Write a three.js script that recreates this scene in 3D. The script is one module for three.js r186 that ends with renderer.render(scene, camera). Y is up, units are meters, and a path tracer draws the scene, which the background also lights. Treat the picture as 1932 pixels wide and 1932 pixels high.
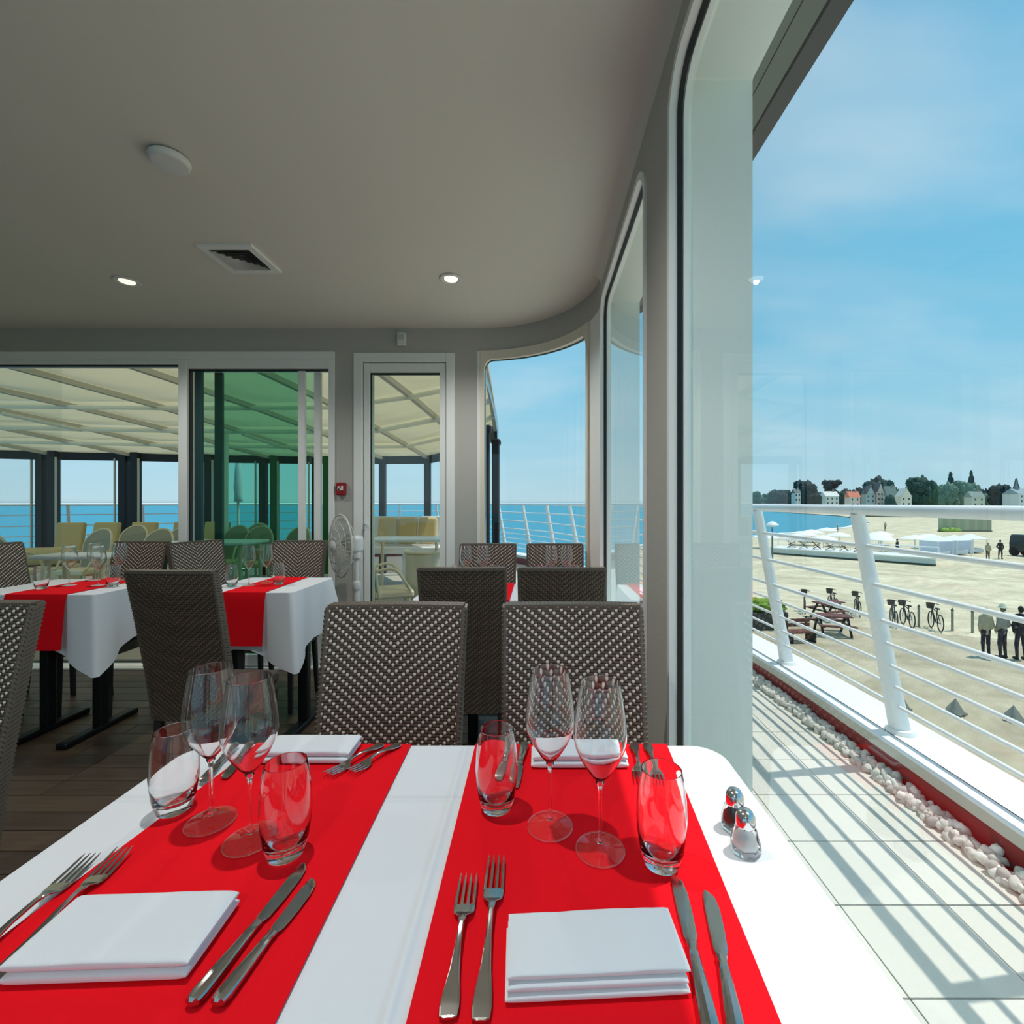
import * as THREE from 'three';
import { RoundedBoxGeometry } from 'three/addons/geometries/RoundedBoxGeometry.js';
import { mergeGeometries, mergeVertices, toCreasedNormals } from 'three/addons/utils/BufferGeometryUtils.js';
import { MarchingCubes } from 'three/addons/objects/MarchingCubes.js';
import { ImprovedNoise } from 'three/addons/math/ImprovedNoise.js';

// ---------- camera, sky, sun, exposure ----------
const scene = new THREE.Scene();
const EYE = 1.18;
const camera = new THREE.PerspectiveCamera(95.31, 1, 0.05, 9000);
camera.position.set(0, EYE, 0);
camera.lookAt(0, EYE, -1);
camera.setViewOffset(1932, 1932, -49, 18, 1932, 1932);
scene.add(camera);
const renderer = new THREE.WebGLRenderer({ antialias: true });
renderer.toneMapping = THREE.LinearToneMapping;
renderer.toneMappingExposure = 1.0;
renderer.shadowMap.enabled = true;

const noise3 = new ImprovedNoise();
const fbm = (x, y, z, o = 4) => { let s = 0, a = 0.5, f = 1; for (let i = 0; i < o; i++) { s += a * noise3.noise(x * f, y * f, z * f); f *= 2.03; a *= 0.5; } return s; };
const S2L = (c) => (c <= 0.04045 ? c / 12.92 : Math.pow((c + 0.055) / 1.055, 2.4));
const rgb = (r, g, b) => new THREE.Color(S2L(r / 255), S2L(g / 255), S2L(b / 255));
{
  const W = 1024, H = 512, data = new Float32Array(W * H * 4);
  const stops = [[-90, 150, 165, 165], [-1, 186, 218, 228], [0, 186, 220, 232], [6, 168, 216, 236], [14, 138, 206, 236], [26, 112, 194, 232], [45, 98, 180, 224], [90, 80, 158, 212]].map((s) => [s[0], ...[s[1], s[2], s[3]].map((v) => S2L(v / 255))]);
  for (let j = 0; j < H; j++) {
    const el = ((j + 0.5) / H) * 180 - 90;
    let k = 0; while (k < stops.length - 2 && el > stops[k + 1][0]) k++;
    const t = Math.min(1, Math.max(0, (el - stops[k][0]) / (stops[k + 1][0] - stops[k][0])));
    const e = (el * Math.PI) / 180;
    for (let i = 0; i < W; i++) {
      const az = ((i + 0.5) / W) * 2 * Math.PI - Math.PI, x = Math.cos(e) * Math.cos(az), z = Math.cos(e) * Math.sin(az), y = Math.sin(e);
      let c = 0;
      if (el > 0) {
        const px = x / (y + 0.22), pz = z / (y + 0.22);
        c = Math.max(0, fbm(px * 1.1 + 3.7, 1.3, pz * 2.3 + 9.1, 5) * 1.5 + 0.12) * 0.5 * Math.min(1, el / 8);
        c += Math.max(0, fbm(px * 0.5 - 2, 7.3, pz * 3.1, 5)) * 0.5 * Math.min(1, el / 6);
        c = Math.min(0.5, c);
      }
      const p = (j * W + i) * 4;
      for (let q = 0; q < 3; q++) { const v = stops[k][q + 1] * (1 - t) + stops[k + 1][q + 1] * t; data[p + q] = v * (1 - c) + c * [0.74, 0.86, 0.92][q]; }
      data[p + 3] = 1;
    }
  }
  const sky = new THREE.DataTexture(data, W, H, THREE.RGBAFormat, THREE.FloatType);
  sky.mapping = THREE.EquirectangularReflectionMapping; sky.magFilter = THREE.LinearFilter; sky.needsUpdate = true;
  scene.background = sky; scene.environment = sky;
}
const sun = new THREE.DirectionalLight(new THREE.Color(1, 0.95, 0.87), 3.3);
sun.position.set(0.389 * 40, 40, -0.07 * 40); sun.target.position.set(0, 0, 0);
sun.castShadow = true;
Object.assign(sun.shadow.camera, { left: -22, right: 22, top: 22, bottom: -22, near: 1, far: 120 });
sun.shadow.mapSize.set(4096, 4096);
scene.add(sun, sun.target);
const LAMP_CD = 3.45;

// ---------- helpers ----------
function rng(seed) { let s = seed >>> 0; return () => { s = (s + 0x6d2b79f5) >>> 0; let t = s; t = Math.imul(t ^ (t >>> 15), t | 1); t ^= t + Math.imul(t ^ (t >>> 7), t | 61); return ((t ^ (t >>> 14)) >>> 0) / 4294967296; }; }
const V = (x, h, d) => new THREE.Vector3(x, h, -d);
const taken = {};
function numbered(n) { const k = (taken[n] = (taken[n] ?? -1) + 1); return k ? `${n}_${String(k).padStart(3, '0')}` : n; }
function thing(name, label, category, pos, turn = 0, group) {
  const o = new THREE.Group(); o.name = numbered(name); scene.add(o);
  if (pos) o.position.copy(pos); o.rotation.y = turn;
  o.userData = { label, category }; if (group) o.userData.group = group;
  return o;
}
function struct(name, label) { const o = new THREE.Group(); o.name = name; o.userData = { kind: 'structure' }; if (label) o.userData.label = label; scene.add(o); return o; }
function part(parent, name, geo, m, label) {
  const o = new THREE.Mesh(Array.isArray(geo) ? merge(geo) : geo, m); o.name = name; parent.add(o);
  if (label) o.userData.label = label; return o;
}
function solo(name, label, category, geo, m, pos, turn = 0, group) {
  const o = new THREE.Mesh(Array.isArray(geo) ? merge(geo) : geo, m); o.name = numbered(name); scene.add(o);
  if (pos) o.position.copy(pos); o.rotation.y = turn; o.userData = { label, category }; if (group) o.userData.group = group; return o;
}
function dup(root, pos, turn, label, group, name) {
  const r = root.clone(); r.name = numbered(name ?? root.name.replace(/_\d+$/, '')); r.userData = { ...root.userData, label }; if (group) r.userData.group = group;
  r.position.copy(pos); r.rotation.y = turn; scene.add(r); return r;
}
function merge(list) {
  const flat = list.map((g) => { const q = g.index ? g.toNonIndexed() : g; for (const k of Object.keys(q.attributes)) if (!['position', 'normal', 'uv'].includes(k)) q.deleteAttribute(k); if (!q.attributes.uv) q.setAttribute('uv', new THREE.BufferAttribute(new Float32Array(q.attributes.position.count * 2), 2)); return q; });
  return mergeGeometries(flat);
}
function boxC(x0, x1, h0, h1, d0, d1, r = 0) { // box between extents (x, height, depth)
  const w = x1 - x0, h = h1 - h0, d = d1 - d0;
  const g = r > 0 ? new RoundedBoxGeometry(w, h, d, 2, Math.min(r, w / 2.01, h / 2.01, d / 2.01)) : new THREE.BoxGeometry(w, h, d);
  g.translate((x0 + x1) / 2, (h0 + h1) / 2, -(d0 + d1) / 2); return g;
}
function tube(pts, r, seg = 24, rs = 8, closed = false) { return new THREE.TubeGeometry(new THREE.CatmullRomCurve3(pts, closed, 'centripetal'), seg, r, rs, closed); }
function bar(a, b, r, rs = 8, r2) { // capped rod from a to b
  const dir = b.clone().sub(a), g = new THREE.CylinderGeometry(r2 ?? r, r, dir.length(), rs);
  g.applyQuaternion(new THREE.Quaternion().setFromUnitVectors(new THREE.Vector3(0, 1, 0), dir.clone().normalize())); g.translate(...a.clone().add(b).multiplyScalar(0.5).toArray()); return g;
}
function beam(a, b, w, t) { // rectangular bar
  const dir = b.clone().sub(a), len = dir.length(); dir.normalize();
  const side = new THREE.Vector3().crossVectors(Math.abs(dir.y) > 0.95 ? new THREE.Vector3(0, 0, 1) : new THREE.Vector3(0, 1, 0), dir).normalize(), up = new THREE.Vector3().crossVectors(dir, side);
  const g = new THREE.BoxGeometry(w, t, len); g.applyMatrix4(new THREE.Matrix4().makeBasis(side, up, dir)); g.translate(...a.clone().add(b).multiplyScalar(0.5).toArray()); return g;
}
function lathe(p, seg = 40) { return new THREE.LatheGeometry(p.map((q) => new THREE.Vector2(q[0], q[1])), seg); }
function grid(nu, nv, f, flip = false) { // surface from f(u,v) in 0..1
  const pos = [], uv = [], idx = [];
  for (let j = 0; j <= nv; j++) for (let i = 0; i <= nu; i++) { const p = f(i / nu, j / nv); pos.push(p.x, p.y, p.z); uv.push(p.u ?? i / nu, p.v ?? j / nv); }
  for (let j = 0; j < nv; j++) for (let i = 0; i < nu; i++) { const a = j * (nu + 1) + i, b = a + 1, c = a + nu + 1, d = c + 1; flip ? idx.push(a, c, b, b, c, d) : idx.push(a, b, c, b, d, c); }
  const g = new THREE.BufferGeometry(); g.setAttribute('position', new THREE.Float32BufferAttribute(pos, 3)); g.setAttribute('uv', new THREE.Float32BufferAttribute(uv, 2)); g.setIndex(idx); g.computeVertexNormals(); return g;
}
function loft(secs, n = 12, pow = 2) { // super-elliptic sections {x,y,z,a,b} along z, capped
  const pos = [], idx = [];
  for (const s of secs) for (let i = 0; i < n; i++) { const t = (i / n) * 2 * Math.PI, c = Math.cos(t), q = Math.sin(t), e = 2 / (s.pow ?? pow); pos.push((s.x ?? 0) + s.a * Math.sign(c) * Math.abs(c) ** e, (s.y ?? 0) + s.b * Math.sign(q) * Math.abs(q) ** e, s.z); }
  const m = secs.length;
  for (let k = 0; k < m - 1; k++) for (let i = 0; i < n; i++) { const a = k * n + i, b = k * n + ((i + 1) % n), c = a + n, d = b + n; idx.push(a, c, b, b, c, d); }
  for (const [k, f] of [[0, 1], [m - 1, 0]]) for (let i = 1; i < n - 1; i++) f ? idx.push(k * n, k * n + i, k * n + i + 1) : idx.push(k * n, k * n + i + 1, k * n + i);
  const g = new THREE.BufferGeometry(); g.setAttribute('position', new THREE.Float32BufferAttribute(pos, 3)); g.setIndex(idx); g.computeVertexNormals(); return toCreasedNormals(g, 0.7);
}
function flat(pts, holes, depth, opt = {}) { // extruded shape in x-h, from d=0 away to d=depth
  const s = new THREE.Shape(pts.map((p) => new THREE.Vector2(p[0], p[1])));
  for (const h of holes) s.holes.push(new THREE.Path(h.map((p) => new THREE.Vector2(p[0], p[1]))));
  const g = new THREE.ExtrudeGeometry(s, { depth, bevelEnabled: false, curveSegments: 12, ...opt }); g.translate(0, 0, -depth); return g;
}
function rrect(x0, x1, y0, y1, r, n = 10, step = 0) { // rounded rectangle outline, counter-clockwise
  const out = [], c = [[x1 - r, y0 + r, -90], [x1 - r, y1 - r, 0], [x0 + r, y1 - r, 90], [x0 + r, y0 + r, 180]];
  for (const [cx, cy, a] of c) for (let i = 0; i <= n; i++) { const t = ((a + (90 * i) / n) * Math.PI) / 180; out.push([cx + r * Math.cos(t), cy + r * Math.sin(t)]); }
  if (!step) return out;
  const dense = [];
  out.forEach((p, i) => { const q = out[(i + 1) % out.length], L = Math.hypot(q[0] - p[0], q[1] - p[1]), k = Math.max(1, Math.ceil(L / step)); for (let j = 0; j < k; j++) dense.push([p[0] + ((q[0] - p[0]) * j) / k, p[1] + ((q[1] - p[1]) * j) / k]); });
  return dense;
}
function sweepPath(path, prof, closedProf = true) { // path: [{p: Vector3, n: outward unit Vector3}], prof: [[out, h]]
  const pos = [], uv = [], idx = [], n = prof.length; let L = 0;
  path.forEach((q, k) => { if (k) L += q.p.distanceTo(path[k - 1].p); prof.forEach((s, i) => { pos.push(q.p.x + q.n.x * s[0], s[1], q.p.z + q.n.z * s[0]); uv.push(L, i * 0.1); }); });
  for (let k = 0; k < path.length - 1; k++) for (let i = 0; i < (closedProf ? n : n - 1); i++) { const a = k * n + i, b = k * n + ((i + 1) % n), c = a + n, d = b + n; idx.push(a, c, b, b, c, d); }
  const g = new THREE.BufferGeometry(); g.setAttribute('position', new THREE.Float32BufferAttribute(pos, 3)); g.setAttribute('uv', new THREE.Float32BufferAttribute(uv, 2)); g.setIndex(idx); g.computeVertexNormals(); return toCreasedNormals(g, 0.6);
}
function tex(n, f, rep = 1, color = false) {
  const d = new Uint8Array(n * n * 4);
  for (let j = 0; j < n; j++) for (let i = 0; i < n; i++) { const v = f(i / n, j / n), p = (j * n + i) * 4; for (let q = 0; q < 3; q++) d[p + q] = Math.max(0, Math.min(255, Math.round((Array.isArray(v) ? v[q] : v) * 255))); d[p + 3] = 255; }
  const t = new THREE.DataTexture(d, n, n, THREE.RGBAFormat); t.wrapS = t.wrapT = THREE.RepeatWrapping; t.magFilter = THREE.LinearFilter; t.minFilter = THREE.LinearMipmapLinearFilter; t.repeat.set(rep, rep); if (color) t.colorSpace = THREE.SRGBColorSpace; t.needsUpdate = true; return t;
}
const tileN = (x, y, f, s) => { // tileable noise
  const a = x * 2 * Math.PI, b = y * 2 * Math.PI, r = f / (2 * Math.PI); return noise3.noise(Math.cos(a) * r + s, Math.sin(a) * r + Math.cos(b) * r * 1.3, Math.sin(b) * r * 1.3 + s * 2);
};
const std = (c, roughness = 0.6, o = {}) => new THREE.MeshStandardMaterial({ color: c, roughness, ...o });
const phy = (c, roughness = 0.5, o = {}) => new THREE.MeshPhysicalMaterial({ color: c, roughness, ...o });

// ---------- materials ----------
const plasterBump = tex(256, (x, y) => 0.5 + 0.3 * tileN(x, y, 40, 3) + 0.2 * tileN(x, y, 90, 8), 3);
const clothBump = tex(256, (x, y) => 0.5 + 0.22 * Math.sin(x * 256 * Math.PI / 2) * Math.sin(y * 256 * Math.PI / 2) + 0.25 * tileN(x, y, 10, 5), 6);
const creaseBump = tex(512, (x, y) => { // soft fold lines of a laundered cloth
  let v = 0.5 + 0.12 * tileN(x, y, 9, 2) + 0.05 * tileN(x, y, 30, 6);
  for (const [p, q, s] of [[x, 0.5, 0.006], [y, 0.42, 0.005], [x, 0.02, 0.006], [y, 0.9, 0.006]]) { const w = p - q; v += 0.3 * Math.exp(-(w * w) / (s * s)); } return v;
}, 1);
const sandBump = tex(256, (x, y) => 0.5 + 0.3 * tileN(x, y, 16, 4) + 0.2 * tileN(x, y, 60, 9), 0.05);
const sandMap = tex(256, (x, y) => { const n = tileN(x, y, 7, 4) * 0.09 + tileN(x, y, 23, 5) * 0.07 + tileN(x, y, 60, 7) * 0.05; return [0.835 + n, 0.79 + n, 0.69 + n]; }, 0.06, true);
const seaBump = tex(256, (x, y) => 0.5 + 0.35 * tileN(x, y, 14, 1) + 0.15 * tileN(x, y, 40, 2), 0.08);
const woodMap = (s, c) => tex(256, (x, y) => { const n = 0.12 * tileN(x * 1, y, 5, s) + 0.22 * noise3.noise(x * 3 + s, y * 60, s) + 0.1 * noise3.noise(x * 9, y * 150, s * 3); return c.map((v) => v * (1 + n)); }, 1, true);
const M = {
  ceiling: std(rgb(230, 226, 214), 0.85, { bumpMap: plasterBump, bumpScale: 0.0006 }),
  wall: std(rgb(186, 184, 176), 0.75, { bumpMap: plasterBump, bumpScale: 0.0006 }),
  trim: std(rgb(243, 245, 240), 0.4),
  cream: std(rgb(232, 224, 204), 0.5),
  reveal: std(rgb(238, 247, 240), 0.6, { bumpMap: plasterBump, bumpScale: 0.0004 }),
  gasket: std(rgb(14, 15, 14), 0.5),
  glass: phy(new THREE.Color(0.97, 0.985, 0.98), 0, { transmission: 1, thickness: 0, ior: 1.5, side: THREE.DoubleSide }),
  greenGlass: phy(new THREE.Color(0.70, 0.89, 0.83), 0, { transmission: 1, thickness: 0, ior: 1.5, side: THREE.DoubleSide }),
  thinGlass: phy(new THREE.Color(1, 1, 1), 0, { transmission: 1, thickness: 0, ior: 1.45, side: THREE.DoubleSide }),
  clearGlass: phy(new THREE.Color(1, 1, 1), 0, { transmission: 1, thickness: 0.05, ior: 1.45 }),
  greenTintMetal: std(rgb(52, 84, 84), 0.35, { metalness: 0.3 }),  // tint of the green glass in front, put into the stile colour
  whiteCloth: std(new THREE.Color(0.78, 0.80, 0.83), 0.85, { side: THREE.DoubleSide, bumpMap: clothBump, bumpScale: 0.0004 }),
  mainCloth: std(new THREE.Color(0.78, 0.80, 0.83), 0.85, { side: THREE.DoubleSide, bumpMap: creaseBump, bumpScale: 0.010 }),
  red: phy(new THREE.Color(0.86, 0.007, 0.015), 0.9, { specularIntensity: 0.15,  bumpMap: clothBump, bumpScale: 0.0003 }),
  weft: std(rgb(84, 70, 60), 0.38), warp: std(rgb(226, 214, 198), 0.3), warpShaded: std(rgb(126, 108, 92), 0.4), core: std(rgb(40, 33, 29), 0.7), rattanEdge: std(rgb(98, 88, 76), 0.45),  // stake highlights and shade are put into the front and back warp colours
  seatPad: std(rgb(74, 64, 56), 0.7), leg: std(rgb(38, 32, 29), 0.45),
  blackMetal: std(rgb(22, 22, 23), 0.4, { metalness: 0.4 }),
  steel: std(new THREE.Color(0.50, 0.48, 0.45), 0.16, { metalness: 1 }),
  chrome: std(new THREE.Color(0.75, 0.75, 0.75), 0.12, { metalness: 1 }),
  whitePlastic: std(rgb(228, 228, 224), 0.4), whitePaint: std(rgb(238, 240, 240), 0.4),
  tableWood: std(rgb(92, 66, 46), 0.6),
  salt: std(rgb(245, 245, 245), 0.9), pepper: std(rgb(58, 48, 40), 0.9),
  deckBase: std(rgb(120, 112, 98), 0.9), ledge: std(rgb(236, 238, 238), 0.6), fascia: std(rgb(196, 194, 182), 0.7), redUp: std(rgb(128, 34, 30), 0.6),
  roof: std(rgb(96, 108, 102), 0.6), roofEdge: std(rgb(58, 62, 66), 0.6),
  canvas: phy(rgb(226, 211, 170), 1, { transmission: 0.42, thickness: 0, side: THREE.DoubleSide }),
  sleeve: phy(rgb(250, 250, 244), 0.9, { transmission: 0.55, thickness: 0, side: THREE.DoubleSide }),
  navy: std(rgb(22, 28, 38), 0.6), matFloor: std(rgb(168, 162, 146), 0.8), darkFloor: std(rgb(44, 52, 56), 0.9),
  beige: std(rgb(226, 210, 174), 0.7), tan: std(rgb(206, 180, 126), 0.85), wickerGrey: std(rgb(158, 150, 128), 0.7), greenRail: std(rgb(12, 92, 34), 0.5),
  alarm: std(rgb(150, 20, 26), 0.45), darkGrey: std(rgb(50, 52, 52), 0.5),
  lampGlow: std(rgb(255, 250, 230), 0.5, { emissive: new THREE.Color(1, 0.95, 0.78), emissiveIntensity: 1.0 }),
};

// ---------- the room shell ----------
const CEIL = 2.41, XI = 0.34, XG = 0.36, XO = 0.545, CX = -0.43, CD = 2.53, RI = 0.77, RO = 0.975;
const bendArc = (p) => { const th = p.s, r = RI + p.t; return new THREE.Vector3(CX + r * Math.cos(th), p.h, -(CD + r * Math.sin(th))); };
const sideMap = (p) => new THREE.Vector3(XI + p.t, p.h, -p.s);
function arcSlab(t0, t1, a0, a1, h0, h1, n = 24) {
  const P = (a, t, h) => bendArc({ s: a, t, h }), L = (u) => a0 + (a1 - a0) * u;
  return merge([
    grid(n, 1, (u, v) => P(L(u), t0, h0 + (h1 - h0) * v)), grid(n, 1, (u, v) => P(L(u), t1, h0 + (h1 - h0) * v), true),
    grid(n, 1, (u, v) => P(L(u), t0 + (t1 - t0) * v, h1)), grid(n, 1, (u, v) => P(L(u), t0 + (t1 - t0) * v, h0), true),
    grid(1, 1, (u, v) => P(a0, t0 + (t1 - t0) * u, h0 + (h1 - h0) * v), true), grid(1, 1, (u, v) => P(a1, t0 + (t1 - t0) * u, h0 + (h1 - h0) * v)),
  ]);
}
function outline(x0, x1, y0, y1, r, k = 14, n = 8) { // matched samples with outward offset to a squared or rounded rim
  const out = [], C = [[x1 - r[0], y0 + r[1], -90], [x1 - r[0], y1 - r[1], 0], [x0 + r[0], y1 - r[1], 90], [x0 + r[0], y0 + r[1], 180]];
  C.forEach(([cx, cy, a], q) => {
    for (let i = 0; i <= n; i++) { const t = ((a + (90 * i) / n) * Math.PI) / 180; out.push({ p: [cx + r[0] * Math.cos(t), cy + r[1] * Math.sin(t)], n: [Math.cos(t), Math.sin(t)] }); }
    const e = out[out.length - 1], m = C[(q + 1) % 4], t = ((m[2]) * Math.PI) / 180, f = { p: [m[0] + r[0] * Math.cos(t), m[1] + r[1] * Math.sin(t)], n: e.n };
    for (let i = 1; i < k; i++) out.push({ p: [e.p[0] + ((f.p[0] - e.p[0]) * i) / k, e.p[1] + ((f.p[1] - e.p[1]) * i) / k], n: e.n });
  });
  return out;
}
function ringGeo(o, w, t0, t1, map, sx = 1, square = false) { // frame of width w (vertical) and w*sx (along) round an outline
  const n = o.length, pos = [], idx = [];
  for (const q of o) {
    let ox = q.p[0] + q.n[0] * w * sx, oy = q.p[1] + q.n[1] * w;
    if (square) { const m = Math.max(Math.abs(q.n[0]), Math.abs(q.n[1])); if (m < 0.999) { ox = q.sqx ?? ox; oy = q.sqy ?? oy; } }
    for (const [a, b, t] of [[q.p[0], q.p[1], t0], [ox, oy, t0], [ox, oy, t1], [q.p[0], q.p[1], t1]]) { const v = map({ s: a, h: b, t }); pos.push(v.x, v.y, v.z); }
  }
  for (let i = 0; i < n; i++) for (let k = 0; k < 4; k++) { const a = i * 4 + k, b = i * 4 + ((k + 1) % 4), c = ((i + 1) % n) * 4 + k, d = ((i + 1) % n) * 4 + ((k + 1) % 4); idx.push(a, c, b, b, c, d); }
  const g = new THREE.BufferGeometry(); g.setAttribute('position', new THREE.Float32BufferAttribute(pos, 3)); g.setIndex(idx); g.computeVertexNormals(); return toCreasedNormals(g, 0.6);
}
const squareOut = (o, x0, x1, y0, y1) => { const mx = (x0 + x1) / 2, my = (y0 + y1) / 2; o.forEach((q) => { if (Math.max(Math.abs(q.n[0]), Math.abs(q.n[1])) < 0.999) { const diag = Math.abs(q.n[0]) > Math.abs(q.n[1]); const ex = q.p[0] > mx ? x1 : x0, ey = q.p[1] > my ? y1 : y0; const f = Math.min(Math.abs(q.n[0]), Math.abs(q.n[1])) / Math.max(Math.abs(q.n[0]), Math.abs(q.n[1])); q.sqx = diag ? ex : ex + (q.cx ?? 0); q.sqy = diag ? ey : ey; if (diag) q.sqy = q.p[1] + (ey - q.p[1]) * f; else q.sqx = q.p[0] + (ex - q.p[0]) * f; } }); return o; };

// floor: dark brown laminate boards
{
  const f = struct('floor');
  part(f, 'subfloor', boxC(-4.6, 0.36, -0.12, -0.008, -2.2, 3.34), std(rgb(40, 33, 28), 0.9));
  part(f, 'boards_beyond_view', boxC(-4.6, 0.36, -0.008, 0, -2.2, 0.88), std(rgb(74, 60, 48), 0.5), 'dark brown boards').userData.kind = 'stuff';
  const R = rng(5), mats = [0, 1, 2, 3].map((i) => std(new THREE.Color(1, 1, 1), 0.42, { map: woodMap(i * 3.3 + 1, [[0.33, 0.27, 0.215], [0.31, 0.25, 0.20], [0.345, 0.285, 0.225], [0.30, 0.245, 0.195]][i]) }));
  const gs = [1.05, 0.86, 0.7].map((L) => { const g = new RoundedBoxGeometry(L - 0.003, 0.008, 0.097, 1, 0.0015); return g; });
  const Ls = [1.05, 0.86, 0.7];
  for (let k = 0; k < 25; k++) { let x = -4.6 + R() * 0.5 - 0.5; while (x < 0.33) { const q = Math.floor(R() * 3); let L = Ls[q]; if (x + L > 0.35) { break; } const m = part(f, 'floor_plank', gs[q], mats[Math.floor(R() * 4)]); m.position.set(x + L / 2, -0.004, -(0.93 + k * 0.1)); x += L; } }
}
// ceiling
{
  const c = struct('ceiling');
  part(c, 'ceiling_slab', boxC(-4.75, XO, CEIL, CEIL + 0.14, -2.35, 3.52), M.ceiling);
  // soft cove between the ceiling and the window wall
  part(c, 'cove', grid(1, 8, (u, v) => { const a = (v * Math.PI) / 2; return new THREE.Vector3(XI - 0.05 + 0.05 * Math.sin(a), CEIL - 0.05 + 0.05 * Math.cos(a), -(-2.2 + (CD + 2.2) * u)); }), M.ceiling);
}
// back wall with the openings for the sliding doors and the glass door
const DB = 3.3; // inner face
{
  const w = struct('wall_back');
  const s = [[-4.75, 0], [-4.75, CEIL], [CX, CEIL], [CX, 0], [-0.60, 0], [-0.60, 2.23], [-1.29, 2.23], [-1.29, 0], [-1.44, 0], [-1.44, 2.24], [-4.3, 2.24], [-4.3, 0]];
  const g = flat(s, [], 0.19); g.translate(0, 0, -DB); part(w, 'wall_face', g, M.wall);
}
{
  const w = struct('wall_left'); part(w, 'wall_face', boxC(-4.75, -4.6, 0, CEIL, -2.35, DB), M.wall);
}
{
  const w = struct('wall_front'); // behind the viewer; unseen broad window added to brighten the room
  const g = flat([[-4.6, 0], [-4.6, CEIL], [XO, CEIL], [XO, 0]].reverse(), [[[-3.9, 0.3], [-3.9, 2.2], [-0.2, 2.2], [-0.2, 0.3]]], 0.15); g.translate(0, 0, 2.35); part(w, 'wall_face', g, M.wall);
  const n = struct('window_4'); part(n, 'pane', boxC(-3.9, -0.2, 0.3, 2.2, -2.271, -2.27), M.glass);
  part(n, 'window_frame', [boxC(-3.9, -0.2, 0.3, 0.34, -2.3, -2.24), boxC(-3.9, -0.2, 2.16, 2.2, -2.3, -2.24), boxC(-3.9, -3.86, 0.34, 2.16, -2.3, -2.24), boxC(-0.24, -0.2, 0.34, 2.16, -2.3, -2.24), boxC(-2.07, -2.03, 0.34, 2.16, -2.3, -2.24)], M.trim);
}
// window wall on the right: outer masonry with deep reveals, inner lining
const W1 = [-0.75, 1.185, 0.12, 2.255], W2 = [1.475, 2.5, 0.12, 2.255], W0 = [-2.05, -1.05, 0.12, 2.255];
{
  const w = struct('wall_right');
  const shape = (t, rad) => { const s = new THREE.Shape([[-2.35, 0], [CD, 0], [CD, CEIL], [-2.35, CEIL]].map((p) => new THREE.Vector2(...p))); for (const q of [W0, W1, W2]) s.holes.push(new THREE.Path(rrect(q[0], q[1], q[2], q[3], rad, 12).reverse().map((p) => new THREE.Vector2(...p)))); const g = new THREE.ExtrudeGeometry(s, { depth: t, bevelEnabled: false }); return g.rotateY(Math.PI / 2); };
  const inner = shape(0.018, 0.1); inner.translate(XI, 0, 0); part(w, 'wall_lining', inner, M.wall);
  const outer = shape(XO - XI - 0.018, 0.006); outer.translate(XI + 0.018, 0, 0); part(w, 'outer_wall', outer, M.reveal);
  const a0 = 0.30, a1 = 1.53; // the rounded corner
  part(w, 'corner_head', arcSlab(0, 0.02, 0, Math.PI / 2, 2.25, CEIL), M.wall); part(w, 'corner_outer_head', arcSlab(0.02, 0.045, 0, Math.PI / 2, 2.19, CEIL), M.reveal); part(w, 'corner_parapet', arcSlab(0.045, RO - RI, 0, Math.PI / 2, 2.33, CEIL), M.reveal);
  part(w, 'corner_sill', arcSlab(0, RO - RI, 0, Math.PI / 2, 0, 0.12), M.wall);
  part(w, 'corner_post', arcSlab(0, RO - RI - 0.08, 0, a0 - 0.0, 0.12, 2.25, 4), M.trim);
  part(w, 'corner_pier', arcSlab(0, RO - RI, a1, Math.PI / 2, 0.12, 2.25, 3), M.trim);
}
function windowSet(n, q) {
  const w = struct('window_' + n), o = outline(q[0], q[1], q[2], q[3], [0.1, 0.1]);
  part(w, 'window_frame', ringGeo(outline(q[0] + 0.004, q[1] - 0.004, q[2] + 0.004, q[3] - 0.004, [0.1, 0.1]), 0.022, -0.008, 0.012, sideMap), M.trim);
  part(w, 'gasket', ringGeo(outline(q[0] + 0.008, q[1] - 0.008, q[2] + 0.008, q[3] - 0.008, [0.1, 0.1]), 0.009, 0.012, 0.024, sideMap), M.gasket);
  part(w, 'outer_bead', ringGeo(outline(q[0] + 0.008, q[1] - 0.008, q[2] + 0.008, q[3] - 0.008, [0.1, 0.1]), 0.009, 0.027, 0.04, sideMap), M.trim);
  const s = new THREE.Shape(rrect(q[0] + 0.003, q[1] - 0.003, q[2] + 0.003, q[3] - 0.003, 0.1, 12).map((p) => new THREE.Vector2(...p))), g = new THREE.ShapeGeometry(s); g.rotateY(Math.PI / 2); g.translate(XG, 0, 0);
  part(w, 'pane', g, M.glass);
}
windowSet(1, W1); windowSet(2, W2); windowSet(5, W0);
{
  const w = struct('window_3', 'curved corner window'), a0 = 0.345, a1 = 1.505, o = outline(a0, a1, 0.14, 2.19, [0.07, 0.07], 20);
  const fr = squareOut(outline(a0, a1, 0.14, 2.19, [0.08, 0.075], 24), a0 - 0.045, a1 + 0.03, 0.1, 2.25);
  part(w, 'window_frame', ringGeo(fr, 0.06, -0.012, 0.03, bendArc, 0.6, true), M.cream);
  part(w, 'gasket', ringGeo(outline(a0 + 0.004, a1 - 0.004, 0.145, 2.186, [0.076, 0.07], 24), 0.008, 0.02, 0.034, bendArc, 1), M.gasket);
  part(w, 'pane', grid(30, 1, (u, v) => bendArc({ s: a0 + (a1 - a0) * u, h: 0.13 + 2.065 * v, t: 0.03 })), M.glass);
}
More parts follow.
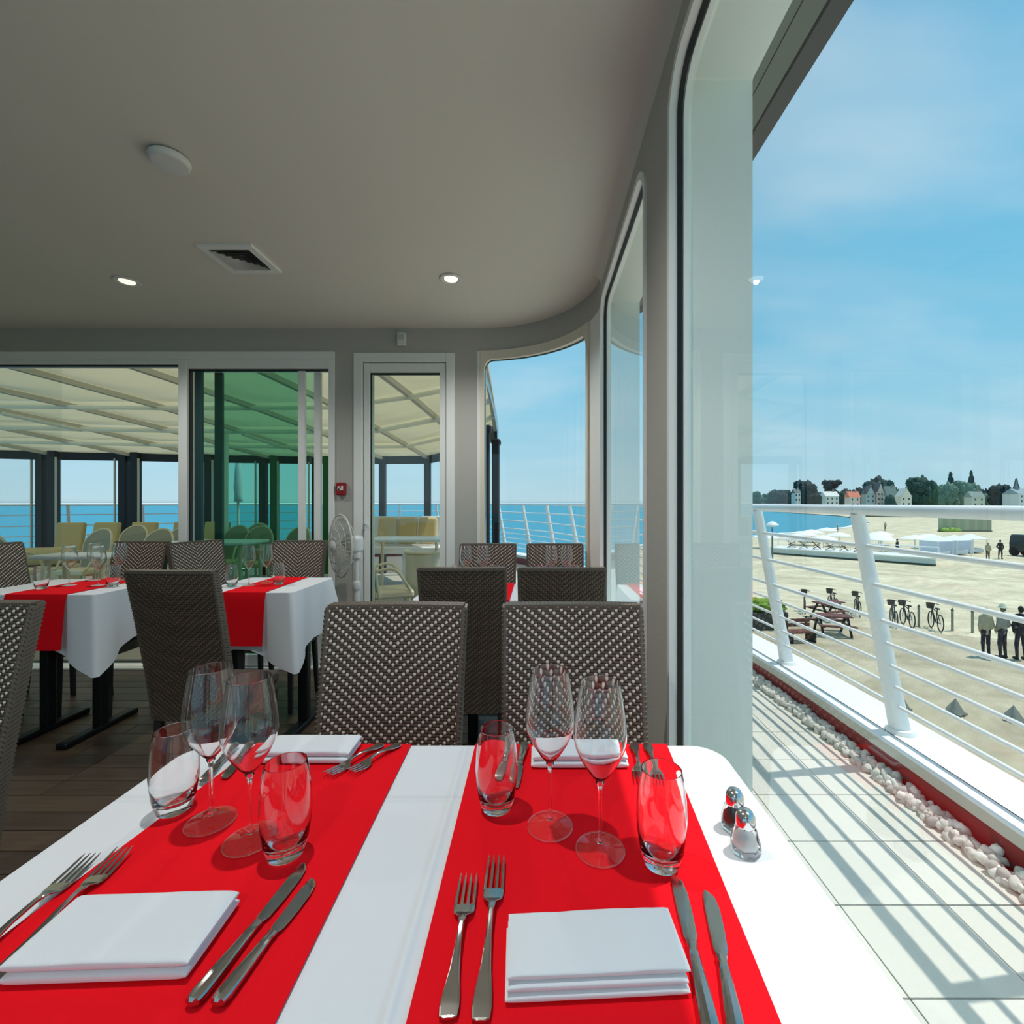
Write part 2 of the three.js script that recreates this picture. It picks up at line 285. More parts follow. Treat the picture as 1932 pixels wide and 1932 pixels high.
// sliding doors
{
  const d = struct('door_1', 'wide white sliding door set'), z0 = DB - 0.012, z1 = DB + 0.1;
  part(d, 'door_frame', [boxC(-4.3, -1.436, 2.185, 2.245, z0, z1, 0.004), boxC(-1.478, -1.436, 0, 2.185, z0, z1, 0.004), boxC(-4.3, -4.26, 0, 2.185, z0, z1), boxC(-4.3, -1.436, 0, 0.012, z0, z1)], M.trim);
  part(d, 'header', boxC(-2.475, -1.478, 2.125, 2.185, z0 + 0.004, z1, 0.003), M.trim);
  part(d, 'header', boxC(-4.26, -2.535, 2.155, 2.185, z0 + 0.004, z1, 0.003), M.trim);
  part(d, 'mullion', boxC(-2.535, -2.475, 0.012, 2.185, z0 - 0.002, z1, 0.004), M.trim);
  part(d, 'seal', [boxC(-2.475, -1.478, 2.115, 2.125, z0 + 0.02, z0 + 0.05), boxC(-4.26, -2.535, 2.147, 2.155, z0 + 0.02, z0 + 0.05), boxC(-2.475, -2.466, 0.05, 2.12, z0 + 0.02, z0 + 0.05)], M.gasket);
  const leaf = (x0, x1, z, lm, rm, lw) => {
    const p = new THREE.Group(); p.name = 'sliding_leaf'; d.add(p);
    part(p, 'left_stile', boxC(x0, x0 + lw, 0.02, 2.115, z, z + 0.025, 0.003), lm); part(p, 'right_stile', boxC(x1 - 0.05, x1, 0.02, 2.115, z, z + 0.025, 0.003), rm);
    part(p, 'bottom_rail', boxC(x0 + lw, x1 - 0.05, 0.02, 0.1, z, z + 0.025, 0.003), rm);
    part(p, 'pane', boxC(x0 + lw, x1 - 0.05, 0.1, 2.115, z + 0.012, z + 0.0121), M.greenGlass);
  };
  leaf(-2.44, -1.655, DB + 0.012, M.greenTintMetal, M.trim, 0.052); leaf(-2.325, -1.56, DB + 0.052, M.greenTintMetal, M.trim, 0.055);
  part(d, 'rear_pane', boxC(-4.26, -3.45, 0.03, 2.147, DB + 0.08, DB + 0.081), M.glass);
}
// single glass door, opened pane in a white frame
{
  const d = struct('door_2', 'white framed glass door'), z0 = DB - 0.014, z1 = DB + 0.08;
  part(d, 'door_frame', [boxC(-1.3, -1.238, 0, 2.235, z0, z1, 0.004), boxC(-0.648, -0.588, 0, 2.235, z0, z1, 0.004), boxC(-1.238, -0.648, 2.17, 2.235, z0, z1, 0.004)], M.trim);
  part(d, 'door_leaf', [boxC(-1.232, -1.19, 0.02, 2.165, z0 + 0.012, z1 - 0.02, 0.003), boxC(-0.695, -0.654, 0.02, 2.165, z0 + 0.012, z1 - 0.02, 0.003), boxC(-1.19, -0.695, 2.1, 2.165, z0 + 0.012, z1 - 0.02, 0.003), boxC(-1.19, -0.695, 0.02, 0.12, z0 + 0.012, z1 - 0.02, 0.003)], M.trim);
  part(d, 'seal', [boxC(-1.19, -1.181, 0.12, 2.1, z0 + 0.03, z0 + 0.05), boxC(-1.19, -0.695, 2.088, 2.1, z0 + 0.03, z0 + 0.05)], M.gasket);
  part(d, 'glass_edge', boxC(-1.181, -1.168, 0.12, 2.088, z0 + 0.035, z0 + 0.05), std(rgb(190, 214, 198), 0.3));
  part(d, 'pane', boxC(-1.168, -0.695, 0.12, 2.09, z0 + 0.042, z0 + 0.0421), M.glass);
  part(d, 'door_closer', boxC(-1.08, -0.78, 2.172, 2.19, z0 - 0.008, z0 + 0.004, 0.003), M.trim);
  part(d, 'door_handle', [bar(V(-1.213, 1.02, z0 - 0.02), V(-1.213, 1.02, z0 + 0.014), 0.009), bar(V(-1.213, 1.02, z0 - 0.02), V(-1.213, 0.99, z0 - 0.02), 0.007)], M.chrome);
}
// roof overhang outside: boarded soffit and dark edge
{
  const r = struct('roof'), path = (o) => { const a = []; for (const d of [-2.6, -1, 0, 1, 2, CD]) a.push({ p: V(XO, 0, d), n: new THREE.Vector3(1, 0, 0) }); for (let i = 1; i <= 14; i++) { const t = (i / 14) * Math.PI / 2; a.push({ p: V(CX + RO * Math.cos(t), 0, CD + RO * Math.sin(t)), n: new THREE.Vector3(Math.cos(t), 0, -Math.sin(t)) }); } a.push({ p: V(-1.2, 0, CD + RO), n: new THREE.Vector3(0, 0, -1) }); return a; };
  const p = path();
  for (let i = 0; i < 3; i++) part(r, 'slat', sweepPath(p, [[-0.02 + i * 0.062, CEIL + 0.012], [0.038 + i * 0.062, CEIL + 0.012], [0.038 + i * 0.062, CEIL - 0.004], [-0.02 + i * 0.062, CEIL - 0.004]]), M.roof);
  part(r, 'backing', sweepPath(p, [[0, CEIL + 0.08], [0.2, CEIL + 0.08], [0.2, CEIL + 0.011], [0, CEIL + 0.011]]), M.roofEdge);
  part(r, 'roof_edge', sweepPath(p, [[0.17, CEIL + 0.14], [0.235, CEIL + 0.14], [0.235, CEIL + 0.01], [0.225, CEIL - 0.006], [0.17, CEIL - 0.006]]), M.roofEdge);
}

// ---------- terrace round the building ----------
const railPts = [[1.64, -2.4], [1.64, -1], [1.64, 0.4], [1.635, 1.4], [1.63, 2.1], [1.6, 3.0], [1.5, 4.0], [1.25, 5.4], [0.75, 7.2], [0, 8.8], [-1.1, 10.1], [-2.7, 10.6], [-4.4, 10.0], [-6, 8.7], [-7.5, 7.6], [-9.4, 6.4], [-11, 5.2]];
const railCurve = new THREE.CatmullRomCurve3(railPts.map((p) => V(p[0], 0, p[1])), false, 'centripetal');
railCurve.arcLengthDivisions = 600;
const railLen = railCurve.getLength();
const railAt = (s) => { const u = Math.min(1, Math.max(0, s / railLen)), p = railCurve.getPointAt(u), t = railCurve.getTangentAt(u); return { p, n: new THREE.Vector3(-t.z, 0, t.x).normalize() }; };
const railPath = []; for (let i = 0; i <= 120; i++) railPath.push(railAt((i / 120) * railLen));
{
  const t = struct('terrace_deck');
  const s = new THREE.Shape([...railPath.map((q) => new THREE.Vector2(q.p.x - q.n.x * 0.1, -(q.p.z - q.n.z * 0.1))), new THREE.Vector2(-11, 3.5), new THREE.Vector2(CX, 3.5), new THREE.Vector2(XO, CD), new THREE.Vector2(XO, -2.4)]);
  const g = new THREE.ExtrudeGeometry(s, { depth: 0.2, bevelEnabled: false }); g.rotateX(-Math.PI / 2); g.translate(0, -0.214, 0); part(t, 'deck_slab', g, M.deckBase);
  const R = rng(77), mats = [0, 1, 2].map((i) => std(new THREE.Color([0.65, 0.62, 0.67][i], [0.635, 0.605, 0.655][i], [0.56, 0.53, 0.57][i]), 0.8, { bumpMap: plasterBump, bumpScale: 0.001 }));
  const wide = new RoundedBoxGeometry(0.312, 0.014, 0.255, 1, 0.002);
  for (let k = -2; k < 26; k++) for (let c = 0; c < 3; c++) {
    const x0 = 0.57 + 0.315 * c, d = 0.078 + 0.258 * k + 0.129, lim = railAt(2.4 + d).p.x - 0.165;
    if (x0 + 0.15 > lim) continue;
    const m = part(t, 'tile', wide, mats[Math.floor(R() * 3)]); m.position.copy(V(x0 + 0.157, -0.007 + R() * 0.0008, d));
  }
  for (let k = -2; k < 16; k++) for (let c = 4; c < 12; c++) { const x0 = 0.57 - 0.315 * (c - 3), d = 3.65 + 0.258 * (k + 2) + 0.129; if (x0 < -0.36 && d < 5) continue; if (x0 < -2 || x0 + 0.33 > 1.2 - (d - 5) * 0.42) continue; const m = part(t, 'tile', wide, mats[Math.floor(R() * 3)]); m.position.copy(V(x0 + 0.157, -0.007 + R() * 0.0008, d)); }
  part(t, 'threshold', boxC(XO, 0.568, -0.014, 0.004, -1, CD), M.fascia);
  part(t, 'gutter_upstand', sweepPath(railPath, [[-0.125, -0.03], [-0.125, 0.108], [-0.1, 0.108], [-0.1, -0.03]]), M.redUp, 'red painted upstand');
  part(t, 'ledge_fascia', sweepPath(railPath, [[-0.13, 0.1], [-0.13, 0.142], [-0.1, 0.142], [-0.1, 0.1]]), M.fascia);
  part(t, 'ledge', sweepPath(railPath, [[-0.13, 0.142], [-0.125, 0.15], [0.15, 0.15], [0.155, 0.14], [0.155, -0.5], [-0.1, -0.5], [-0.1, 0.142]]), M.ledge, 'white coping ledge');
  part(t, 'ledge_seam', sweepPath(railPath, [[-0.062, 0.1503], [-0.062, 0.1512], [-0.058, 0.1512], [-0.058, 0.1503]]), M.darkGrey);
}
// white pebbles in the gutter
{
  const t = thing('pebble_bed', 'white pebbles lying in the narrow gutter below the white ledge', 'pebbles', null); const R = rng(31);
  const forms = [0, 1, 2, 3].map((k) => { const g = mergeVertices(new THREE.IcosahedronGeometry(0.013, 1)); const p = g.attributes.position; for (let i = 0; i < p.count; i++) { const n = 1 + 0.45 * noise3.noise(p.getX(i) * 90 + k * 7, p.getY(i) * 90, p.getZ(i) * 90); p.setXYZ(i, p.getX(i) * n, p.getY(i) * n * 1.3, p.getZ(i) * n); } g.computeVertexNormals(); return g; });
  const ms = [std(rgb(232, 230, 222), 0.7), std(rgb(206, 204, 196), 0.75), std(rgb(180, 178, 172), 0.8)], rest = []; let n = 0;
  for (let k = 0; k < 1150; k++) {
    const d = 0.75 + (k / 1150) * 4.6, q = railAt(2.4 + d), o = -0.135 - R() * 0.062, f = forms[Math.floor(R() * 4)], s = 0.8 + R() * 0.7;
    const m = new THREE.Mesh(f, ms[Math.floor(R() * 3)]); m.name = 'pebble'; m.position.set(q.p.x + q.n.x * o, 0.004 + R() * 0.02 + (0.2 + o) * 0.25, q.p.z + q.n.z * o); m.rotation.set(R() * 6, R() * 6, R() * 6); m.scale.setScalar(s);
    if (d < 1.93) t.add(m); else { m.updateMatrix(); rest.push(f.clone().applyMatrix4(m.matrix)); }
  }
  part(t, 'pebbles_beyond', rest, ms[1]).userData.kind = 'stuff';
}
// railing
{
  const t = thing('terrace_railing', 'white metal railing with inward leaning posts round the terrace edge', 'railing', null);
  const at = (q, h, up = 0) => { const o = -0.2 * ((h - 0.15) / 1.0); return new THREE.Vector3(q.p.x + q.n.x * o, h, q.p.z + q.n.z * o); };
  const s0 = 2.4 + 2.1, posts = []; for (let k = -4; k < 40; k++) { const s = s0 + k * 0.9; if (s > 0.1 && s < railLen - 0.1) posts.push(s); }
  for (const s of posts) {
    const q = railAt(s), a = at(q, 0.15), b = at(q, 1.135), tn = new THREE.Vector3(-q.n.z, 0, q.n.x), up = b.clone().sub(a).normalize(), nn = new THREE.Vector3().crossVectors(tn, up).normalize();
    const g = loft([{ z: 0, a: 0.036, b: 0.03 }, { z: 0.3, a: 0.030, b: 0.028 }, { z: 1.0, a: 0.024, b: 0.022 }], 12, 5); g.applyMatrix4(new THREE.Matrix4().makeBasis(nn, new THREE.Vector3().crossVectors(up, nn), up).setPosition(a));
    part(t, 'post', g, M.whitePaint);
    const f = new THREE.CylinderGeometry(0.052, 0.06, 0.016, 20); f.translate(a.x, 0.159, a.z); part(t, 'foot_plate', f, M.whitePaint);
  }
  const run = (h, r) => new THREE.TubeGeometry(new THREE.CatmullRomCurve3(railPath.filter((_, i) => i % 2 === 0).map((q) => at(q, h)), false, 'centripetal'), 160, r, 8);
  part(t, 'top_rail', run(1.147, 0.023), M.whitePaint);
  for (const h of [0.985, 0.815, 0.655, 0.555, 0.455, 0.36, 0.27]) part(t, 'rail', run(h, h > 0.6 ? 0.0105 : 0.0085), M.whitePaint);
}
// awning over the dining terrace
const edge = [[-9.4, 6.3], [-7.3, 6.95], [-6.25, 7.15], [-5.3, 7.4], [-4.38, 7.6], [-3.58, 7.72], [-2.58, 7.75], [-1.81, 7.65], [-0.95, 6.3], [-0.42, 4.65]];
{
  const t = thing('terrace_awning', 'cream canvas awning on dark posts over the dining terrace', 'awning', null);
  const wallX = (i) => -9.4 + ((-0.42 + 9.4) * i) / (edge.length - 1);
  const P = (a, v) => { const i = Math.min(edge.length - 2, Math.floor(a)), f = a - i, ex = edge[i][0] + (edge[i + 1][0] - edge[i][0]) * f, ed = edge[i][1] + (edge[i + 1][1] - edge[i][1]) * f, wx = wallX(a); const d = 3.52 + (ed - 3.52) * v; return new THREE.Vector3(wx + (ex - wx) * v, 2.36 - 0.42 * v + 0.05 * Math.sin(v * Math.PI), -d); };
  const bands = [0, 0.36, 0.6, 0.8, 1];
  for (let i = 0; i < edge.length - 1; i++) for (let b = 0; b < 4; b++) part(t, 'canvas_panel', grid(10, 8, (u, v) => { const p = P(i + u, bands[b] + (bands[b + 1] - bands[b]) * v); p.y -= 0.05 * Math.sin(Math.PI * u) * Math.sin(Math.PI * v) + 0.012 * Math.sin(v * 19 + i) * Math.sin(Math.PI * u); return p; }), M.canvas);
  for (let i = 1; i < edge.length; i++) for (let b = 0; b < 4; b++) { const a = P(i, bands[b]), c = P(i, bands[b + 1]); a.y -= 0.03; c.y -= 0.03; part(t, 'roof_arm', beam(a, c, 0.045, 0.05), M.fascia); }
  for (let b = 1; b < 4; b++) for (let i = 0; i < edge.length - 1; i++) { const a = P(i, bands[b]), c = P(i + 1, bands[b]); a.y -= 0.055; c.y -= 0.055; part(t, 'cross_tube', bar(a, c, b === 2 ? 0.03 : 0.024), M.sleeve); if (b < 3) { a.y += 0.03; c.y += 0.03; } }
  // bright lath on two of the arms
  for (const [i, v0, v1] of [[2, 0.1, 0.34], [3, 0.42, 0.6], [5, 0.62, 0.8]]) { const a = P(i, v0), c = P(i, v1); a.y -= 0.07; c.y -= 0.07; a.x += 0.02; c.x += 0.02; part(t, 'white_lath', bar(a, c, 0.022), M.sleeve); }
  for (let i = 0; i < edge.length - 1; i++) { const a = V(edge[i][0], 1.885, edge[i][1]), b = V(edge[i + 1][0], 1.885, edge[i + 1][1]); part(t, 'valance', beam(a, b, 0.03, 0.14), M.navy); }
  edge.forEach((e, i) => {
    if (i > 0 && i < 6) { for (const s of [-0.09, 0.09]) part(t, 'post', boxC(e[0] + s - 0.055, e[0] + s + 0.055, 0, 1.95, e[1] - 0.05, e[1] + 0.05, 0.01), i > 3 && s > 0 ? M.greenRail : M.navy); part(t, 'post_track', boxC(e[0] - 0.2, e[0] - 0.18, 0, 1.85, e[1] - 0.06, e[1] - 0.04), M.fascia); part(t, 'post_track', boxC(e[0] + 0.16, e[0] + 0.18, 0, 1.85, e[1] - 0.06, e[1] - 0.04), M.fascia); }
    else if (i) { const hw = i === 9 ? 0.036 : 0.05; part(t, 'post', boxC(e[0] - hw, e[0] + hw, 0, i === 9 ? 1.8 : 1.95, e[1] - 0.05, e[1] + 0.05, 0.01), M.navy); }
  });
  part(t, 'post', boxC(-0.455, -0.41, 0, 1.82, 3.95, 4.0, 0.01), M.navy);
  part(t, 'bracket', [boxC(-0.462, -0.395, 1.76, 1.84, 3.94, 4.01, 0.02), boxC(-0.462, -0.372, 1.75, 1.81, 4.58, 4.72, 0.02)], M.navy);
  part(t, 'mast', bar(V(-4.1, 0, 6.1), V(-4.1, 2.25, 6.1), 0.045, 12), M.whitePaint);
  // curved clear side sheet
  part(t, 'side_sheet', grid(12, 1, (u, v) => new THREE.Vector3(-0.42 + 0.03 * u, 2.28 - 0.36 * u * u - (1 - v) * 0.14, -(3.55 + 1.1 * u))), phy(rgb(150, 185, 205), 0.3, { transmission: 0.7, thickness: 0, side: THREE.DoubleSide }));
  const fl = struct('terrace_floor'); const s = new THREE.Shape([...edge.map((e) => new THREE.Vector2(e[0], e[1])), new THREE.Vector2(-0.45, 3.5), new THREE.Vector2(-9.4, 3.5)]); const g = new THREE.ExtrudeGeometry(s, { depth: 0.014, bevelEnabled: false }); g.rotateX(-Math.PI / 2); g.translate(0, -0.01, 0); part(fl, 'terrace_paving', g, M.matFloor); part(fl, 'dark_floor_patch', boxC(-1.6, -0.5, 0.004, 0.009, 3.52, 4.9, 0.002), M.darkFloor, 'dark floor outside the glass door, added over paving lightened for bounce');  // paving lightened for bounce light; dark floor added as a patch by the door
}

// ---------- beach, sea and far shore ----------
const GR = -4.1;
{
  const g = struct('ground'), c = [[3, -60], [3, 26], [6, 40], [12, 56], [33, 72], [44, 80], [60, 93], [84, 118], [104, 150], [122, 190], [130, 236], [138, 262], [240, 330], [700, 420], [700, -60]];
  const s = new THREE.Shape(c.map((p) => new THREE.Vector2(...p))), geo = new THREE.ShapeGeometry(s); geo.rotateX(-Math.PI / 2); geo.translate(0, GR, 0);
  part(g, 'sand', geo, std(new THREE.Color(0.94, 0.92, 0.84), 0.95, { map: sandMap, bumpMap: sandBump, bumpScale: 0.03 }));
  const s2 = new THREE.Shape([[3, -30], [3, 22], [9, 21.4], [12.6, 20.2], [16.2, 18.6], [19, 17.6], [40, 11], [40, -30]].map((p) => new THREE.Vector2(...p))), g2 = new THREE.ShapeGeometry(s2); g2.rotateX(-Math.PI / 2); g2.translate(0, GR + 0.02, 0);
  part(g, 'promenade', g2, std(new THREE.Color(0.70, 0.67, 0.60), 0.95, { map: sandMap }), 'darker sandy promenade');
  const s3 = new THREE.Shape([[238, 520], [262, 500], [360, 540], [470, 600], [470, 760], [238, 760]].map((p) => new THREE.Vector2(...p))), g3 = new THREE.ShapeGeometry(s3); g3.rotateX(-Math.PI / 2); g3.translate(0, GR + 0.05, 0);
  part(g, 'headland', g3, std(rgb(96, 112, 90), 0.95));
  const w = struct('sea'); const wg = new THREE.PlaneGeometry(16000, 9000); wg.rotateX(-Math.PI / 2); wg.translate(0, GR - 0.25, -4300);
  const uv = wg.attributes.uv; for (let i = 0; i < uv.count; i++) uv.setXY(i, uv.getX(i) * 16000, uv.getY(i) * 9000);
  part(w, 'water', wg, std(new THREE.Color(0.04, 0.27, 0.37), 0.6, { bumpMap: seaBump, bumpScale: 0.25 }));
  const fo = grid(60, 2, (u, v) => { const a = [[12, 56.6], [33, 72.8], [44, 80.8], [60, 93.6], [84, 118.4]], k = Math.min(3, Math.floor(u * 4)), f = u * 4 - k, j = (v - 0.5) * 1.6 + 0.5 * Math.sin(u * 60); return new THREE.Vector3(a[k][0] + (a[k + 1][0] - a[k][0]) * f, GR + 0.06, -(a[k][1] + (a[k + 1][1] - a[k][1]) * f + j)); });
  const f = part(w, 'surf', fo, std(rgb(240, 244, 244), 0.8)); f.userData.kind = 'stuff';
}
function blobs(list, seed, det = 2, amp = 0.5, freq = 1.7) { // leafy masses
  return merge(list.map(([x, y, z, rx, ry, rz], k) => { const g = mergeVertices(new THREE.IcosahedronGeometry(1, det + 4)), p = g.attributes.position; for (let i = 0; i < p.count; i++) { const X = p.getX(i), Y = p.getY(i), Z = p.getZ(i), n = 1 + amp * fbm(X * freq * 2 + seed + k * 5, Y * freq * 2, Z * freq * 2 + seed, 3) * 1.6; p.setXYZ(i, x + X * n * rx, y + Y * n * ry, z + Z * n * rz); } g.computeVertexNormals(); return g; }));
}
const leafM = [rgb(44, 74, 66), rgb(34, 58, 60), rgb(62, 92, 66), rgb(104, 132, 116), rgb(58, 104, 84)].map((c) => std(c, 0.9)), barkM = std(rgb(70, 60, 52), 0.9);
function farTree(px, top, wide, kind, label, d = 280, mi = 0) {
  const k = d / 880, x = (px - 1015) * k, H = EYE - (top - 948) * k - GR, r = (wide / 2) * k, R = rng(px * 7 + top), L = [];
  const t = thing('far_tree', label, 'tree', V(x, GR, d), 0);
  part(t, 'trunk', bar(new THREE.Vector3(0, 0, 0), new THREE.Vector3(0, H * 0.85, 0), kind === 'pine' ? 0.9 : 0.5, 8, kind === 'pine' ? 0.6 : 0.25), barkM);
  if (kind === 'pine') { for (let i = 0; i < 9; i++) L.push([(R() - 0.5) * r * 1.5, H * (0.72 + 0.2 * R()), (R() - 0.5) * r, r * 0.36, H * 0.085, r * 0.4]); L.push([0, H * 0.88, 0, r * 0.6, H * 0.1, r * 0.6], [-r * 0.3, H * 0.64, 0, r * 0.4, H * 0.09, r * 0.3], [r * 0.35, H * 0.58, 0, r * 0.42, H * 0.1, r * 0.3], [0, H * 0.45, 0, r * 0.5, H * 0.12, r * 0.3]); }
  else if (kind === 'conifer') for (let i = 0; i < 6; i++) L.push([0, H * (0.3 + 0.12 * i), 0, r * (1 - i / 6.5), H * 0.12, r * (1 - i / 6.5)]);
  else { for (let i = 0; i < 13; i++) { const a = R() * 6.28; L.push([Math.cos(a) * r * 0.6, H * (0.25 + 0.6 * R()), Math.sin(a) * r * 0.5, r * (0.22 + 0.2 * R()), H * 0.15, r * 0.35]); } L.push([0, H * 0.55, 0, r * 0.6, H * 0.4, r * 0.55]); }
  part(t, 'foliage', blobs(L, px), leafM[mi]); return t;
}
{ const R = rng(41), L = []; for (let i = 0; i < 46; i++) { const px = 1466 + i * 10.2, k = 350 / 880; L.push([(px - 1015) * k, GR + 5.5 + R() * 3, -350 - R() * 8, 3 + R() * 2.2, 5 + R() * 3.5, 3]); } const o = solo('far_treeline', 'continuous dark treeline behind the houses on the far shore', 'treeline', blobs(L, 6, 1), leafM[1]); o.userData.kind = 'stuff'; }
farTree(1426, 927, 30, 'round', 'low green tree at the left tip of the far headland', 500, 4); farTree(1449, 931, 24, 'round', 'small green tree on the headland right of the leftmost one', 540, 4);
farTree(1476, 922, 30, 'round', 'dark low tree left of the tall dark round tree on the shore', 270, 1); farTree(1521, 906, 48, 'round', 'tall dark round tree left of the flat umbrella pine', 292, 1);
farTree(1568, 905, 34, 'pine', 'umbrella pine with a flat crown above a white house', 285, 1); farTree(1588, 926, 34, 'round', 'dark low tree between umbrella pine and orange roof', 310, 0);
farTree(1619, 919, 34, 'round', 'dark tree behind the orange roofed house', 335, 1); farTree(1656, 900, 60, 'round', 'broad dark tree behind the gabled villas', 310, 1);
farTree(1700, 921, 34, 'round', 'dark tree behind the white gabled house', 330, 0); farTree(1738, 897, 50, 'round', 'big mid green tree right of the white gabled house', 276, 0); farTree(1761, 907, 30, 'round', 'olive green tree between the big green tree and the pale grey trees', 300, 2);
farTree(1793, 892, 22, 'conifer', 'tall conifer standing behind the left pale grey tree', 330, 1); farTree(1832, 889, 20, 'conifer', 'tall conifer standing behind the right pale grey tree', 330, 1); farTree(1790, 909, 34, 'round', 'pale grey green tree, left one of the light trio', 285, 3); farTree(1816, 907, 36, 'round', 'pale grey green tree, middle one of the light trio', 312, 3); farTree(1838, 912, 32, 'round', 'pale grey green tree, right one of the light trio', 288, 3);
farTree(1884, 915, 36, 'round', 'dark round tree standing left of the spired house', 280, 1); farTree(1862, 930, 26, 'round', 'low pale shrubby tree left of the dark round tree', 300, 3); farTree(1917, 904, 18, 'conifer', 'dark conifer behind the spired house', 320, 1);
farTree(1540, 931, 30, 'round', 'low dark bush below the tall round tree, left of the white roof', 262, 1); farTree(1680, 934, 22, 'round', 'low dark bush before the villa with the broad roof', 258, 1);
function house(px0, px1, eave, ridge, wallC, roofC, label, d = 268, gable = false) {
  const k = d / 880, x0 = (px0 - 1015) * k, x1 = (px1 - 1015) * k, he = EYE - (eave - 948) * k, hr = EYE - (ridge - 948) * k, w = x1 - x0, D = Math.max(4, w * 0.7);
  const t = thing('far_house', label, 'house', V((x0 + x1) / 2, GR, d), 0); const hE = he - GR, hR = hr - GR;
  const prism = (half, len) => { const s = new THREE.Shape([[-half - 0.25, hE], [0, hR], [half + 0.25, hE], [half - 0.1, hE - 0.1], [-half + 0.1, hE - 0.1]].map((p) => new THREE.Vector2(...p))); const g = new THREE.ExtrudeGeometry(s, { depth: len, bevelEnabled: false }); g.translate(0, 0, -len / 2); return g; };
  part(t, 'walls', new THREE.BoxGeometry(w, hE, D).translate(0, hE / 2, 0), std(wallC, 0.8));
  if (gable) { part(t, 'roof', prism(w / 2, D + 0.4), std(roofC, 0.8)); const s = new THREE.Shape([[-w / 2 + 0.35, hE], [0, hR - 0.5], [w / 2 - 0.35, hE]].map((p) => new THREE.Vector2(...p))); part(t, 'gable_wall', new THREE.ExtrudeGeometry(s, { depth: 0.1, bevelEnabled: false }).translate(0, 0, D / 2 + 0.18), std(wallC, 0.8)); }
  else part(t, 'roof', prism(D / 2, w + 0.5).rotateY(Math.PI / 2), std(roofC, 0.8));
  part(t, 'chimney', new THREE.BoxGeometry(0.7, 2, 0.7).translate(w * 0.28, hR - 0.2, 0), std(rgb(170, 150, 140), 0.8));
  const n = Math.max(2, Math.round(w / 3)), rows = hE > 7 ? 3 : hE > 5 ? 2 : 1, wm = std(rgb(60, 74, 84), 0.3);
  for (let r = 0; r < rows; r++) for (let i = 0; i < n; i++) part(t, 'window', new THREE.BoxGeometry(0.8, 1.1, 0.1).translate(-w / 2 + (w * (i + 0.5)) / n, hE - 1.4 - r * 2.7, D / 2 + 0.04), wm);
  return t;
}
house(1496, 1507, 930, 923, rgb(232, 232, 224), rgb(110, 116, 118), 'small white house between two dark trees', 275);
house(1552, 1577, 936, 927, rgb(214, 220, 214), rgb(228, 228, 220), 'white roofed house below the umbrella pine', 270);
house(1598, 1618, 938, 927, rgb(216, 206, 196), rgb(222, 130, 104), 'house with an orange tiled roof', 268);
house(1629, 1646, 932, 917, rgb(160, 180, 180), rgb(84, 80, 84), 'grey villa with a steep gable and dark roof', 266, true);
house(1650, 1662, 928, 911, rgb(206, 190, 182), rgb(86, 92, 94), 'narrow villa with a pointed pale gable', 265, true);
house(1668, 1688, 936, 917, rgb(170, 176, 170), rgb(120, 132, 128), 'villa with a broad grey slate roof', 280);
house(1694, 1714, 937, 921, rgb(226, 222, 206), rgb(206, 206, 196), 'white house with a pale sloping roof', 264, true);
house(1826, 1850, 938, 927, rgb(196, 200, 186), rgb(140, 152, 144), 'low house under the pale grey trees', 262);
{ const h = house(1906, 1950, 932, 922, rgb(206, 212, 210), rgb(140, 158, 162), 'pale house with a pointed spire at the right edge', 264); const sp = new THREE.ConeGeometry(1.4, 6, 4); sp.translate(-3.3, 15.5, 0); part(h, 'spire', sp, std(rgb(104, 120, 130), 0.7)); }
{ // rocky spit and hoarding on the sand
  const R = rng(9), L = []; for (let i = 0; i < 26; i++) { const u = i / 25; L.push([117 + 17 * u, GR + 0.5, -(173 - 6 * u), 1 + R() * 0.6, 1 + R() * 0.7, 1]); }
  solo('rock_spit', 'dark low rock spit between the water and the sand', 'rocks', blobs(L, 4, 1, 0.6), std(rgb(120, 122, 100), 0.95)).userData.kind = 'stuff';
  const t = thing('beach_hoarding', 'long grey green board fence standing alone on the sand', 'fence', V(77.3, GR, 84.5)); const hm = [std(rgb(166, 172, 146), 0.8), std(rgb(156, 162, 138), 0.8)];
  for (let i = 0; i < 12; i++) part(t, 'board', new THREE.BoxGeometry(0.79, 2.3, 0.08).translate(-4.4 + i * 0.8, 1.3, 0), hm[i % 2]);
  part(t, 'base_beam', new THREE.BoxGeometry(9.7, 0.2, 0.3).translate(0, 0.1, 0), std(rgb(110, 112, 96), 0.8));
  part(t, 'tufts', blobs([[-4, 0.3, 0.5, 0.7, 0.4, 0.4], [-2.6, 0.3, 0.5, 0.9, 0.45, 0.4], [-1.6, 0.25, 0.5, 0.5, 0.3, 0.3]], 3), std(rgb(150, 180, 90), 0.9)).userData.kind = 'stuff';
}
